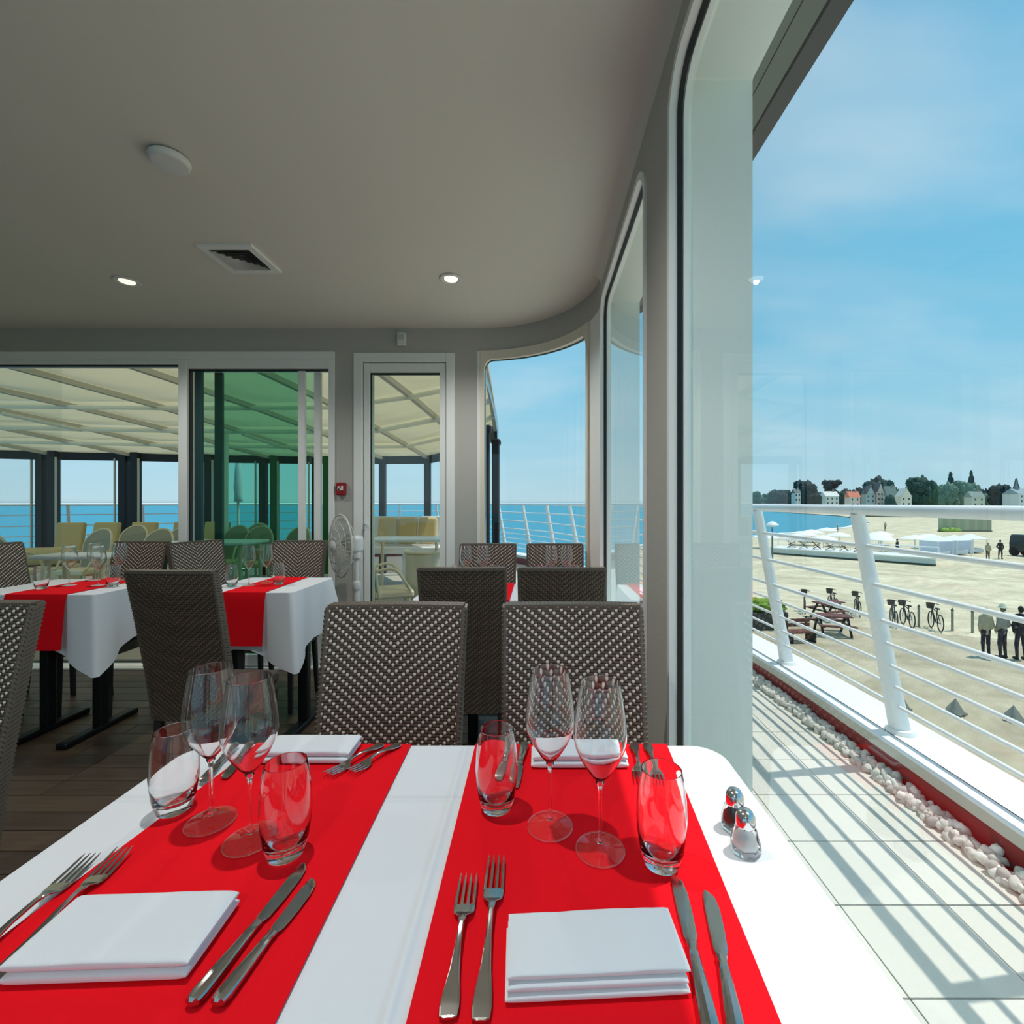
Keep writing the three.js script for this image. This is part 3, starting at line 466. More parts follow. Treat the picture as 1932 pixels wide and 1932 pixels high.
// boardwalk of the beach club
{
  const t = thing('beach_boardwalk', 'long pale boardwalk with a grey side on the sand', 'boardwalk', V(0, GR, 0)), a = V(23.9, 0, 47.9), b = V(33, 0, 38.7), dir = b.clone().sub(a), q = new THREE.Vector3(0, 1, 0).cross(dir).normalize();
  const off = (p, s, h) => p.clone().addScaledVector(q, s).setY(h);
  part(t, 'deck', beam(off(a, 1.2, 0.62), off(b, 1.2, 0.62), 2.9, 0.12), std(rgb(226, 228, 222), 0.8)); part(t, 'side_board', beam(off(a, -0.1, 0.42), off(b, -0.1, 0.42), 0.12, 0.5), std(rgb(196, 206, 202), 0.8)); part(t, 'skirting', beam(off(a, 0.1, 0.09), off(b, 0.1, 0.09), 0.2, 0.22), std(rgb(96, 104, 92), 0.8));
  for (let i = 0; i < 11; i++) { const p = a.clone().lerp(b, i / 10); part(t, 'rail_post', bar(off(p, 2.2, 0.6), off(p, 2.2, 1.4), 0.05, 6), M.whitePaint); }
  const dc = thing('deck_chair', 'one of the small dark deck chairs lined up on the pale boardwalk', 'deck chair', V(0, 0, 0), 0.8, 'dark deck chairs on the boardwalk'); part(dc, 'sling', new RoundedBoxGeometry(0.5, 0.05, 0.7, 1, 0.02).rotateX(-0.5).translate(0, 0.42, 0), std(rgb(58, 62, 68), 0.8)); part(dc, 'frame', [beam(new THREE.Vector3(-0.26, 0, 0.35), new THREE.Vector3(-0.26, 0.7, -0.4), 0.04, 0.04), beam(new THREE.Vector3(0.26, 0, 0.35), new THREE.Vector3(0.26, 0.7, -0.4), 0.04, 0.04), beam(new THREE.Vector3(-0.26, 0, -0.35), new THREE.Vector3(-0.26, 0.35, 0.2), 0.04, 0.04), beam(new THREE.Vector3(0.26, 0, -0.35), new THREE.Vector3(0.26, 0.35, 0.2), 0.04, 0.04)], M.blackMetal);
  const ordinal = ['leftmost', 'second from left', 'third from left', 'third from right', 'second from right', 'rightmost'];
  for (let i = 0; i < 6; i++) { const p = off(a.clone().lerp(b, 0.13 + i * 0.088), 0.9, 0.72).add(new THREE.Vector3(0, GR, 0)), lb = `small dark deck chair on the pale boardwalk, ${ordinal[i]} of its row`; if (!i) { dc.position.copy(p); dc.userData.label = lb; } else dup(dc, p, 0.8 + 0.1 * (i % 3), lb); }
  part(t, 'hand_rail', bar(off(a, 2.2, 1.4), off(b, 2.2, 1.4), 0.05, 6), M.whitePaint);
}
{
  const r = thing('beach_parasol', '', 'parasol', V(0, GR, 0)); const cv = lathe([[0.02, 1.72], [0.4, 1.64], [0.95, 1.48], [1.4, 1.28], [1.37, 1.26], [0.9, 1.45], [0.02, 1.68]], 8); part(r, 'canopy', cv, std(rgb(242, 244, 244), 0.7)); part(r, 'pole', bar(new THREE.Vector3(0, 0, 0), new THREE.Vector3(0, 1.7, 0), 0.05, 6), M.whitePaint);
  const spots = [[26.2, 53.5], [29, 52.6], [31.2, 51], [33.0, 57.6], [36.1, 55.9], [39.6, 54.2], [42.6, 58], [37.0, 50.2], [41.6, 51.5], [44.6, 53.2], [36.4, 62], [41.2, 66.5]];
  const lab = ['white parasol nearest the water at the left end of the row', 'second white parasol from the left behind the boardwalk', 'white parasol above the middle of the boardwalk', 'white parasol in the row behind, left end', 'white parasol in the row behind, second from left', 'white parasol just right of the tall railing post', 'white parasol farthest back behind the wide pair', 'wide white parasol beside the white cabanas', 'white parasol of the wide pair, left one', 'white parasol of the wide pair, right one', 'small white parasol close to the surf', 'small distant white parasol near the waterline'];
  spots.forEach((s, i) => { if (!i) { r.position.copy(V(s[0], GR, s[1])); r.userData.label = lab[0]; r.userData.group = 'white parasols of the beach club'; } else dup(r, V(s[0], GR, s[1]), i, lab[i]); });
  const c = thing('beach_cabana', 'white tent cabana, left of the row by the boardwalk end', 'cabana', V(39.5, GR, 46.3), 0.2, 'white cabanas on the sand');
  for (const [sx, sz] of [[-1, -1], [1, -1], [1, 1], [-1, 1]]) part(c, 'post', bar(new THREE.Vector3(sx * 0.9, 0, sz * 0.9), new THREE.Vector3(sx * 0.9, 1.55, sz * 0.9), 0.05, 6), M.whitePaint);
  const rf = new THREE.ConeGeometry(1.42, 0.5, 4); rf.rotateY(Math.PI / 4); rf.translate(0, 1.75, 0); part(c, 'roof', rf, M.whitePaint); part(c, 'curtain', new THREE.BoxGeometry(1.8, 1.45, 0.06).translate(0, 0.78, -0.9), std(rgb(226, 232, 242), 0.8)); part(c, 'curtain', new THREE.BoxGeometry(0.06, 1.45, 1.8).translate(-0.9, 0.78, 0), std(rgb(214, 222, 238), 0.8)); part(c, 'day_bed', new RoundedBoxGeometry(1.5, 0.4, 1.5, 1, 0.05).translate(0, 0.3, 0), M.whiteCloth);
  dup(c, V(42.4, GR, 47.5), 0.2, 'white tent cabana in the middle of the three'); dup(c, V(45.6, GR, 49.2), 0.2, 'white tent cabana at the right of the three');
}
// lamp post, bollards, planter, bench, marker pyramids
{
  const t = thing('lamp_post', 'slim grey lamp post with a pale disc head before the sea', 'lamp post', V(11.55, GR, 23)); part(t, 'pole', bar(new THREE.Vector3(0, 0, 0), new THREE.Vector3(0, 4.1, 0), 0.06, 8, 0.04), std(rgb(110, 120, 120), 0.5)); part(t, 'lamp_head', lathe([[0, 4.36], [0.16, 4.3], [0.3, 4.18], [0.28, 4.15], [0.1, 4.1], [0, 4.05]], 16), M.whitePaint);
  const b = thing('bollard', 'slim wooden bollard, left of the single parked bicycle', 'bollard', V(16.2, GR, 19.85), 0, 'bollards along the sand'); part(b, 'post', bar(new THREE.Vector3(0, 0, 0), new THREE.Vector3(0, 0.85, 0), 0.045, 8), std(rgb(150, 150, 128), 0.8)); part(b, 'cap', new THREE.ConeGeometry(0.06, 0.12, 8).translate(0, 0.9, 0), std(rgb(90, 92, 80), 0.8));
  dup(b, V(17.05, GR, 19.2), 0, 'slim wooden bollard, right of the single parked bicycle'); dup(b, V(17.6, GR, 18.9), 0, 'slim wooden bollard, rightmost one before the strolling people');
  const p = thing('planter', 'long dark planter box with a bright green hedge', 'planter', V(9.0, GR, 19.6), 0.05); part(p, 'trough', new RoundedBoxGeometry(2.6, 0.75, 0.9, 1, 0.03).translate(0, 0.375, 0), std(rgb(60, 64, 62), 0.7)); part(p, 'hedge', blobs([[-0.9, 0.95, 0, 0.5, 0.32, 0.45], [-0.3, 1.0, 0, 0.5, 0.34, 0.45], [0.3, 0.95, 0, 0.5, 0.3, 0.45], [0.9, 0.95, 0, 0.45, 0.3, 0.45]], 8), std(rgb(120, 150, 50), 0.9));
  const n = thing('bench', 'dark reddish bench on the promenade beside the planter', 'bench', V(9.9, GR, 17.6), 0.1); for (let i = 0; i < 3; i++) part(n, 'seat_slat', new RoundedBoxGeometry(1.1, 0.06, 0.13, 1, 0.01).translate(0, 0.42, -0.16 + i * 0.16), std(rgb(110, 62, 50), 0.7)); for (let i = 0; i < 2; i++) part(n, 'back_slat', new RoundedBoxGeometry(1.1, 0.13, 0.05, 1, 0.01).translate(0, 0.6 + i * 0.17, -0.26), std(rgb(110, 62, 50), 0.7)); for (const s of [-1, 1]) part(n, 'frame', [new THREE.BoxGeometry(0.06, 0.42, 0.45).translate(s * 0.45, 0.21, 0), new THREE.BoxGeometry(0.06, 0.9, 0.05).translate(s * 0.45, 0.45, -0.3)], M.blackMetal);
  const y = thing('marker_pyramid', 'small grey stone pyramid, leftmost, seen beside the tall railing post', 'pyramid', V(9.23, GR + 0.02, 11.85), 0.5, 'grey stone pyramids on the promenade'); part(y, 'base', new RoundedBoxGeometry(0.34, 0.05, 0.34, 1, 0.01).translate(0, 0.025, 0), std(rgb(112, 116, 108), 0.8)); const cn = new THREE.ConeGeometry(0.22, 0.34, 4, 3); cn.translate(0, 0.22, 0); part(y, 'body', cn.toNonIndexed(), std(rgb(120, 124, 114), 0.8));
  dup(y, V(10.4, GR + 0.02, 11.62), 0.4, 'small grey stone pyramid, middle one of the row'); dup(y, V(11.44, GR + 0.02, 11.22), 0.6, 'small grey stone pyramid, near the right picture edge');
}
// bicycles
{
  const R0 = 0.33, sq = 0.68, bm = M.blackMetal; const t = thing('bicycle', 'parked dark bicycle, left one of the leaning pair', 'bicycle', V(15.25, GR, 20.0), 1.15, 'parked bicycles');
  for (const x of [-0.36, 0.36]) { const w = new THREE.TorusGeometry(R0, 0.022, 6, 28); w.scale(sq, 1, 1); w.translate(x, R0 + 0.02, 0); const o = part(t, 'wheel', w, bm); const sp = []; for (let i = 0; i < 6; i++) { const a = (i / 6) * Math.PI; sp.push(bar(new THREE.Vector3(x - Math.cos(a) * R0 * sq, R0 + 0.02 - Math.sin(a) * R0, 0), new THREE.Vector3(x + Math.cos(a) * R0 * sq, R0 + 0.02 + Math.sin(a) * R0, 0), 0.004, 4)); } part(o, 'spokes', sp, M.chrome); }
  const v = (x, y, z = 0) => new THREE.Vector3(x, y, z);
  part(t, 'frame', [bar(v(-0.36, 0.35), v(-0.02, 0.3), 0.018, 6), bar(v(-0.02, 0.3), v(-0.12, 0.85), 0.02, 6), bar(v(-0.36, 0.35), v(-0.1, 0.75), 0.014, 6), bar(v(-0.02, 0.3), v(0.27, 0.8), 0.022, 6), bar(v(-0.1, 0.76), v(0.26, 0.84), 0.02, 6), bar(v(0.36, 0.35), v(0.25, 0.95), 0.02, 6)], std(rgb(40, 50, 56), 0.4));
  part(t, 'saddle', new RoundedBoxGeometry(0.2, 0.06, 0.12, 2, 0.025).translate(-0.13, 0.9, 0), bm); part(t, 'handlebar', tube([v(0.18, 1.0, -0.22), v(0.26, 1.04, -0.1), v(0.26, 1.04, 0.1), v(0.18, 1.0, 0.22)], 0.015, 12, 6), bm); part(t, 'basket', new THREE.CylinderGeometry(0.15, 0.12, 0.22, 10, 1, true).translate(0.42, 0.92, 0), std(rgb(80, 76, 66), 0.8, { side: THREE.DoubleSide }));
  [[15.75, 19.9, 1.35, 'parked dark bicycle, right one of the leaning pair'], [16.5, 19.36, 1.3, 'single parked bicycle between two bollards'], [12.8, 22.4, 1.1, 'parked bicycle farthest left near the lamp post'], [14.3, 22.6, 1.4, 'parked bicycle behind the cafe table'], [15.0, 21.9, 1.2, 'parked bicycle just left of the tall railing post']].forEach((s) => dup(t, V(s[0], GR, s[1]), s[2], s[3]));
}
// cafe table with stools on the promenade edge
{
  const t = thing('picnic_table', 'dark red picnic table with attached benches by the bicycles', 'table', V(13.2, GR, 21.2), 0.3); const m = std(rgb(104, 60, 54), 0.7);
  for (let i = 0; i < 4; i++) part(t, 'top_board', new RoundedBoxGeometry(1.3, 0.05, 0.14, 1, 0.01).translate(0, 0.75, -0.24 + i * 0.16), m); for (const s of [-1, 1]) { part(t, 'bench_board', new RoundedBoxGeometry(1.3, 0.05, 0.2, 1, 0.01).translate(0, 0.45, s * 0.55), m); part(t, 'trestle', [beam(new THREE.Vector3(s * 0.5, 0, -0.5), new THREE.Vector3(s * 0.5, 0.74, -0.1), 0.07, 0.07), beam(new THREE.Vector3(s * 0.5, 0, 0.5), new THREE.Vector3(s * 0.5, 0.74, 0.1), 0.07, 0.07), beam(new THREE.Vector3(s * 0.5, 0.42, -0.6), new THREE.Vector3(s * 0.5, 0.42, 0.6), 0.07, 0.06)], M.blackMetal); }
  dup(t, V(11.8, GR, 18.7), -0.2, 'dark red picnic table nearest the terrace railing', 'picnic tables');
  t.userData.group = 'picnic tables';
}
// dark off-road vehicle at the right edge
{
  const t = thing('jeep', 'dark off-road vehicle parked on the sand at the right edge', 'car', V(47.9, GR, 45.5), 0.05), m = std(rgb(32, 44, 46), 0.4);
  const s = new THREE.Shape([[-0.62, 0.55], [0.62, 0.55], [0.64, 1.25], [0.52, 1.95], [0.4, 2.05], [-0.4, 2.05], [-0.52, 1.95], [-0.64, 1.25]].map((p) => new THREE.Vector2(...p))), g = new THREE.ExtrudeGeometry(s, { depth: 2.0, bevelEnabled: true, bevelSize: 0.05, bevelThickness: 0.06, bevelSegments: 2 }); g.translate(0, 0, -1.2); part(t, 'body', g, m);
  part(t, 'windscreen', new RoundedBoxGeometry(0.9, 0.5, 0.03, 1, 0.01).translate(0, 1.6, 0.88), std(rgb(120, 190, 196), 0.15)); part(t, 'bumper', new RoundedBoxGeometry(1.3, 0.2, 0.15, 1, 0.03).translate(0, 0.62, 0.95), M.blackMetal);
  for (const [x, z] of [[-0.58, 0.55], [0.58, 0.55], [-0.58, -0.85], [0.58, -0.85]]) { const w = new THREE.CylinderGeometry(0.42, 0.42, 0.22, 20); w.rotateZ(Math.PI / 2); w.translate(x, 0.42, z); part(t, 'wheel', w, std(rgb(18, 18, 20), 0.8)); }
}
// ---------- people ----------
function field(bones, lo, hi, res, k = 0.05) {
  const mc = new MarchingCubes(res, new THREE.MeshBasicMaterial(), false, false, 60000), half = res / 2, size = Math.max(...hi.map((h, i) => h - lo[i])), c = lo.map((l, i) => (l + hi[i]) / 2);
  const P = new THREE.Vector3(), A = new THREE.Vector3(), B = new THREE.Vector3();
  for (let z = 0; z < res; z++) for (let y = 0; y < res; y++) for (let x = 0; x < res; x++) {
    P.set(c[0] + ((x - half) / half) * size / 2, c[1] + ((y - half) / half) * size / 2, c[2] + ((z - half) / half) * size / 2); let s = 0;
    for (const b of bones) { A.set(...b[0]); B.set(...b[1]); const ab = B.clone().sub(A), t = Math.max(0, Math.min(1, P.clone().sub(A).dot(ab) / Math.max(1e-9, ab.lengthSq()))); const q = A.addScaledVector(ab, t), dx = P.x - q.x, dy = P.y - q.y, dz = (P.z - q.z) * (b[4] ?? 1); s += Math.exp(-(Math.hypot(dx, dy, dz) - (b[2] + (b[3] - b[2]) * t)) / (k * 0.4)); }
    mc.field[x + y * res + z * res * res] = k * 0.4 * Math.log(Math.max(s, 1e-30));
  }
  mc.isolation = 0; mc.update(); const n = mc.count, g = new THREE.BufferGeometry(), p = new Float32Array(n * 3);
  for (let i = 0; i < n * 3; i++) p[i] = mc.positionArray[i] * size / 2 + c[i % 3];
  g.setAttribute('position', new THREE.BufferAttribute(p, 3)); const m = mergeVertices(g, 1e-4); m.computeVertexNormals(); return m;
}
function person(label, pos, turn, H, c, pose, group) {
  const t = thing('person', label, 'person', pos, turn, group), q = H / 1.75, sc = (g) => g.scale(0.74 * q, q, 0.74 * q), a = pose.arm ?? 0.06, f = pose.foot ?? 0.11;
  const legs = [[[-0.09, 0.92, 0], [-f, 0.5, 0.02], 0.088, 0.062], [[-f, 0.5, 0.02], [-f - 0.01, 0.09, -0.02], 0.06, 0.042], [[0.09, 0.92, 0], [f, 0.5, 0.02], 0.088, 0.062], [[f, 0.5, 0.02], [f + 0.01, 0.09, -0.02], 0.06, 0.042]];
  const feet = [[[-f - 0.01, 0.05, -0.04], [-f - 0.02, 0.035, 0.14], 0.042, 0.035], [[f + 0.01, 0.05, -0.04], [f + 0.02, 0.035, 0.14], 0.042, 0.035]];
  const torso = [[[0, 0.95, 0], [0, 1.2, 0], 0.135, 0.135, 1.35], [[0, 1.2, 0], [0, 1.36, 0], 0.15, 0.14, 1.45], [[-0.13, 1.41, 0], [0.13, 1.41, 0], 0.075, 0.075]];
  const hz = pose.hand ?? 0.05, hx = pose.handX ?? 0.24, arms = []; for (const s of [-1, 1]) arms.push([[s * 0.185, 1.4, 0], [s * (0.22 + a), 1.12, -0.04], 0.056, 0.044], [[s * (0.22 + a), 1.12, -0.04], [s * hx, 0.88, hz], 0.044, 0.032]);
  const hands = []; for (const s of [-1, 1]) hands.push([[s * hx, 0.87, hz], [s * hx, 0.79, hz + 0.015], 0.034, 0.024], [[s * (hx - 0.02), 0.85, hz + 0.02], [s * (hx - 0.035), 0.8, hz + 0.035], 0.013, 0.01]);
  const head = [[[0, 1.42, 0], [0, 1.53, 0.01], 0.055, 0.052], [[0, 1.6, 0.015], [0, 1.66, 0], 0.08, 0.092], [[0, 1.6, 0.1], [0, 1.585, 0.112], 0.014, 0.016], [[-0.092, 1.62, 0], [-0.092, 1.6, 0], 0.014, 0.012], [[0.092, 1.62, 0], [0.092, 1.6, 0], 0.014, 0.012]];
  part(t, 'body', sc(field([...legs, ...feet, ...torso, ...arms, ...hands, ...head].map((b) => [b[0], b[1], b[2] - 0.012, b[3] - 0.01, b[4]]), [-0.4, -0.05, -0.4], [0.4, 1.8, 0.4], 84, 0.03)), std(rgb(206, 166, 140), 0.6));
  const grow = (L, e) => L.map((b) => [b[0], b[1], b[2] + e, b[3] + e, b[4]]);
  part(t, 'jacket', sc(field(grow([...torso, ...arms.map((b, i) => (i % 2 ? [b[0], [b[0][0] * 0.08 + b[1][0] * 0.92, b[0][1] * 0.1 + b[1][1] * 0.9, b[1][2]], b[2], b[3]] : b))], pose.loose ?? 0.014), [-0.42, 0.7, -0.42], [0.42, 1.56, 0.42], 48, 0.04)), std(c[0], 0.8));
  part(t, 'trousers', sc(field(grow([...legs, [[-0.06, 0.94, 0], [0.06, 0.94, 0], 0.115, 0.115]], 0.01), [-0.3, 0, -0.3], [0.3, 1.12, 0.3], 52, 0.035)), std(c[1], 0.85));
  part(t, 'shoes', sc(field(grow(feet, 0.01), [-0.25, -0.02, -0.25], [0.25, 0.2, 0.25], 40, 0.02)), std(rgb(34, 32, 32), 0.6));
  part(t, 'hair', sc(field([[[0, 1.67, -0.015], [0, 1.64, -0.03], 0.098, 0.094]], [-0.15, 1.5, -0.15], [0.15, 1.82, 0.15], 24, 0.03)), std(c[2], 0.8));
  if (pose.hat) part(t, 'hat', sc(lathe([[0, 1.82], [0.06, 1.81], [0.1, 1.74], [0.11, 1.7], [0.19, 1.68], [0.2, 1.69], [0.12, 1.72], [0.11, 1.78], [0, 1.84]], 24)), std(rgb(190, 196, 170), 0.8));
  return t;
}
const pA = person('person in a tan jacket and dark trousers, standing left of two others', V(15.26, GR + 0.02, 15.9), 2.9, 1.66, [rgb(176, 164, 136), rgb(44, 42, 50), rgb(150, 134, 110)], { arm: 0.03, hand: 0.18, handX: 0.1, loose: 0.04 });
const pB = person('person in a grey jacket and a pale brimmed hat, standing in the middle', V(15.68, GR + 0.02, 15.75), 3.3, 1.78, [rgb(150, 146, 136), rgb(56, 54, 58), rgb(90, 86, 80)], { arm: 0.04, hat: true, foot: 0.13, hand: 0.16, handX: 0.12, loose: 0.035 });
const pC = person('person in a black top and dark trousers at the right of two others', V(16.16, GR + 0.02, 15.62), 3.0, 1.78, [rgb(36, 36, 42), rgb(48, 46, 52), rgb(30, 28, 28)], { arm: 0.1, foot: 0.15, hand: 0.12, handX: 0.16, loose: 0.02 });
[[pA, 40.5, 42, 0.4, 'tiny person in a tan jacket walking left of the jeep'], [pC, 43.2, 43.6, 1.2, 'tiny person in black by the right cabana'], [pB, 47.5, 74, 2, 'tiny hatted person on the sand by the waterline'], [pC, 54, 78, 0.5, 'tiny person in black near the surf'], [pA, 64, 86, 1, 'tiny person in tan left of the board fence'], [pC, 34.5, 44.8, 2.6, 'tiny person in black on the sand behind the boardwalk']].forEach((s) => dup(s[0], V(s[1], GR, s[2]), s[3], s[4]));

// ---------- ceiling fittings ----------
function downlight(label, x, d, power = 1) {
  const t = thing('downlight', label, 'ceiling light', V(x, CEIL, d), 0, 'recessed ceiling spotlights');
  part(t, 'trim_ring', lathe([[0.044, 0], [0.062, -0.001], [0.063, -0.005], [0.058, -0.009], [0.046, -0.008], [0.042, -0.002]], 32), M.whitePlastic);
  part(t, 'reflector', lathe([[0.044, -0.006], [0.034, -0.003], [0.024, -0.002]], 32), M.chrome);
  part(t, 'bulb', lathe([[0.038, -0.004], [0.036, -0.008], [0.026, -0.011], [0, -0.012]], 24), M.lampGlow);
  const l = new THREE.SpotLight(new THREE.Color(1, 0.985, 0.955), LAMP_CD * power, 0, 1.25, 0.8, 2); l.position.set(0, -0.02, 0); l.target.position.set(0, -2, 0); l.castShadow = true; l.shadow.radius = 0.7; t.add(l, l.target); return t;
}
downlight('lit ceiling spotlight right of the square vent', -0.477, 2.56); downlight('lit ceiling spotlight left of the square vent', -2.28, 2.59, 0.85);
downlight('added unseen ceiling spotlight over the laid table', -0.40, 0.72); downlight('added unseen ceiling spotlight at the left', -2.28, 0.72, 0.45);  // two unseen spotlights added to lift the room brightness
downlight('added unseen ceiling spotlight behind the viewer on the window side', -0.40, -1.1); downlight('added unseen ceiling spotlight behind the viewer at the left', -2.28, -1.1, 0.5);  // two more unseen spotlights, added as fill light
{
  const t = thing('smoke_detector', 'round white detector disc on the ceiling', 'detector', V(-1.31, CEIL, 1.66)); part(t, 'base', lathe([[0, 0], [0.058, 0], [0.058, -0.008], [0, -0.008]], 40), M.whitePlastic); part(t, 'cover', lathe([[0.062, -0.006], [0.064, -0.012], [0.061, -0.024], [0.052, -0.03], [0, -0.031]], 40), M.whitePlastic);
  const v = thing('ceiling_vent', 'square ceiling air vent with stepped dark louvres', 'vent', V(-1.495, CEIL, 2.35));
  const fr = (o, i, y0, y1) => { const s = new THREE.Shape([[-o, -o], [o, -o], [o, o], [-o, o]].map((p) => new THREE.Vector2(...p))); s.holes.push(new THREE.Path([[-i, -i], [-i, i], [i, i], [i, -i]].map((p) => new THREE.Vector2(...p)))); const g = new THREE.ExtrudeGeometry(s, { depth: y1 - y0, bevelEnabled: false }); g.rotateX(Math.PI / 2); g.translate(0, y1, 0); return g; };
  part(v, 'frame', fr(0.132, 0.098, -0.012, 0), M.trim); part(v, 'backing', new THREE.BoxGeometry(0.2, 0.002, 0.2).translate(0, -0.0015, 0), M.darkGrey);
  for (let i = 0; i < 4; i++) { const o = 0.092 - i * 0.022, g = new THREE.CylinderGeometry((o - 0.013) * 1.414, o * 1.414, 0.012, 4, 1, true); g.rotateY(Math.PI / 4); g.translate(0, -0.010, 0); part(v, 'louvre', g.toNonIndexed(), std(rgb(196, 198, 194), 0.5, { side: THREE.DoubleSide })); }
  const a = thing('fire_alarm_button', 'small red fire alarm button with a white symbol on the wall', 'alarm', V(-1.385, 1.275, DB)); part(a, 'housing', new RoundedBoxGeometry(0.066, 0.09, 0.03, 2, 0.008).translate(0, 0, 0.015), M.alarm); part(a, 'symbol', [new THREE.BoxGeometry(0.034, 0.012, 0.003).translate(0.002, -0.004, 0.031), new THREE.BoxGeometry(0.014, 0.03, 0.003).translate(-0.012, 0.004, 0.031), new THREE.BoxGeometry(0.014, 0.018, 0.003).translate(0.012, 0.012, 0.031)], M.whitePlastic);
  const e = thing('wall_sensor', 'small white sensor box high above the glass door', 'sensor', V(-0.957, 2.325, DB)); part(e, 'housing', new RoundedBoxGeometry(0.06, 0.09, 0.04, 2, 0.008).translate(0, 0, 0.02), M.whitePlastic); part(e, 'lens', new RoundedBoxGeometry(0.04, 0.035, 0.008, 2, 0.003).translate(0, 0.012, 0.042), std(rgb(196, 198, 198), 0.3));
}

// ---------- woven dining chairs ----------
const BW = 0.322, backP = (u, v, o) => { // u -1..1 across, v 0..1 up, o offset along the normal
  v = Math.max(0, v); const h = 0.35 + 0.58 * v, w = BW / 2 * (0.955 + 0.045 * v), z = -0.142 - 0.105 * Math.pow(v, 1.25) + 0.010 * u * u;
  const sl = 0.105 * 1.25 * Math.pow(Math.max(v, 0.02), 0.25) / 0.58, n = 1 / Math.hypot(1, sl);
  return new THREE.Vector3(u * w, h + o * n * sl, z + o * n);
};
function weaveGeo(face) { // herringbone weave of flat strands over bulging stakes
  const NU = 37, NV = 86, pos = [], nor = [], idx = []; const T = 0.0165;
  const dotAt = (i, j) => { const s = i < NU / 2 ? i : NU - 1 - i; return ((s + j) % 3 + 3) % 3 === 0; };
  const P = (u, v, o) => backP(u, v, face > 0 ? T + o : -T - o);
  for (let j = 0; j < NV; j++) {
    const v0 = (j + 0.08) / NV, v1 = (j + 0.5) / NV, v2 = (j + 0.92) / NV, base = pos.length / 3;
    for (let i = 0; i < NU; i++) { const under = dotAt(i, j), o = under ? -0.0022 : 0.0014; for (const du of [0.2, 0.8]) { const u = ((i + du) / NU) * 2 - 1; for (const [v, e] of [[v0, -0.0012], [v1, 0], [v2, -0.0012]]) { const p = P(u, v, o + e); pos.push(p.x, p.y, p.z); } } }
    for (let i = 0; i < NU * 2 - 1; i++) for (let k = 0; k < 2; k++) { const a = base + i * 3 + k, b = a + 1, c = a + 3, d = a + 4; face > 0 ? idx.push(a, c, b, b, c, d) : idx.push(a, b, c, b, d, c); }
  }
  const g = new THREE.BufferGeometry(); g.setAttribute('position', new THREE.Float32BufferAttribute(pos, 3)); g.setIndex(idx); g.computeVertexNormals();
  const dp = [], di = [];
  for (let j = 0; j < NV; j++) for (let i = 0; i < NU; i++) if (dotAt(i, j)) {
    const b = dp.length / 3, c = [(i + 0.5) / NU * 2 - 1, (j + 0.5) / NV], ru = 0.88 / NU, rv = 0.66 / NV;
    const top = P(c[0], c[1], 0.0016); dp.push(top.x, top.y, top.z);
    for (let k = 0; k < 8; k++) { const a = (k / 8) * 2 * Math.PI, p = P(c[0] + Math.cos(a) * ru, c[1] + Math.sin(a) * rv, -0.0012); dp.push(p.x, p.y, p.z); }
    for (let k = 0; k < 8; k++) face > 0 ? di.push(b, b + 1 + k, b + 1 + ((k + 1) % 8)) : di.push(b, b + 1 + ((k + 1) % 8), b + 1 + k);
  }
  const h = new THREE.BufferGeometry(); h.setAttribute('position', new THREE.Float32BufferAttribute(dp, 3)); h.setIndex(di); h.computeVertexNormals();
  return [g, h];
}
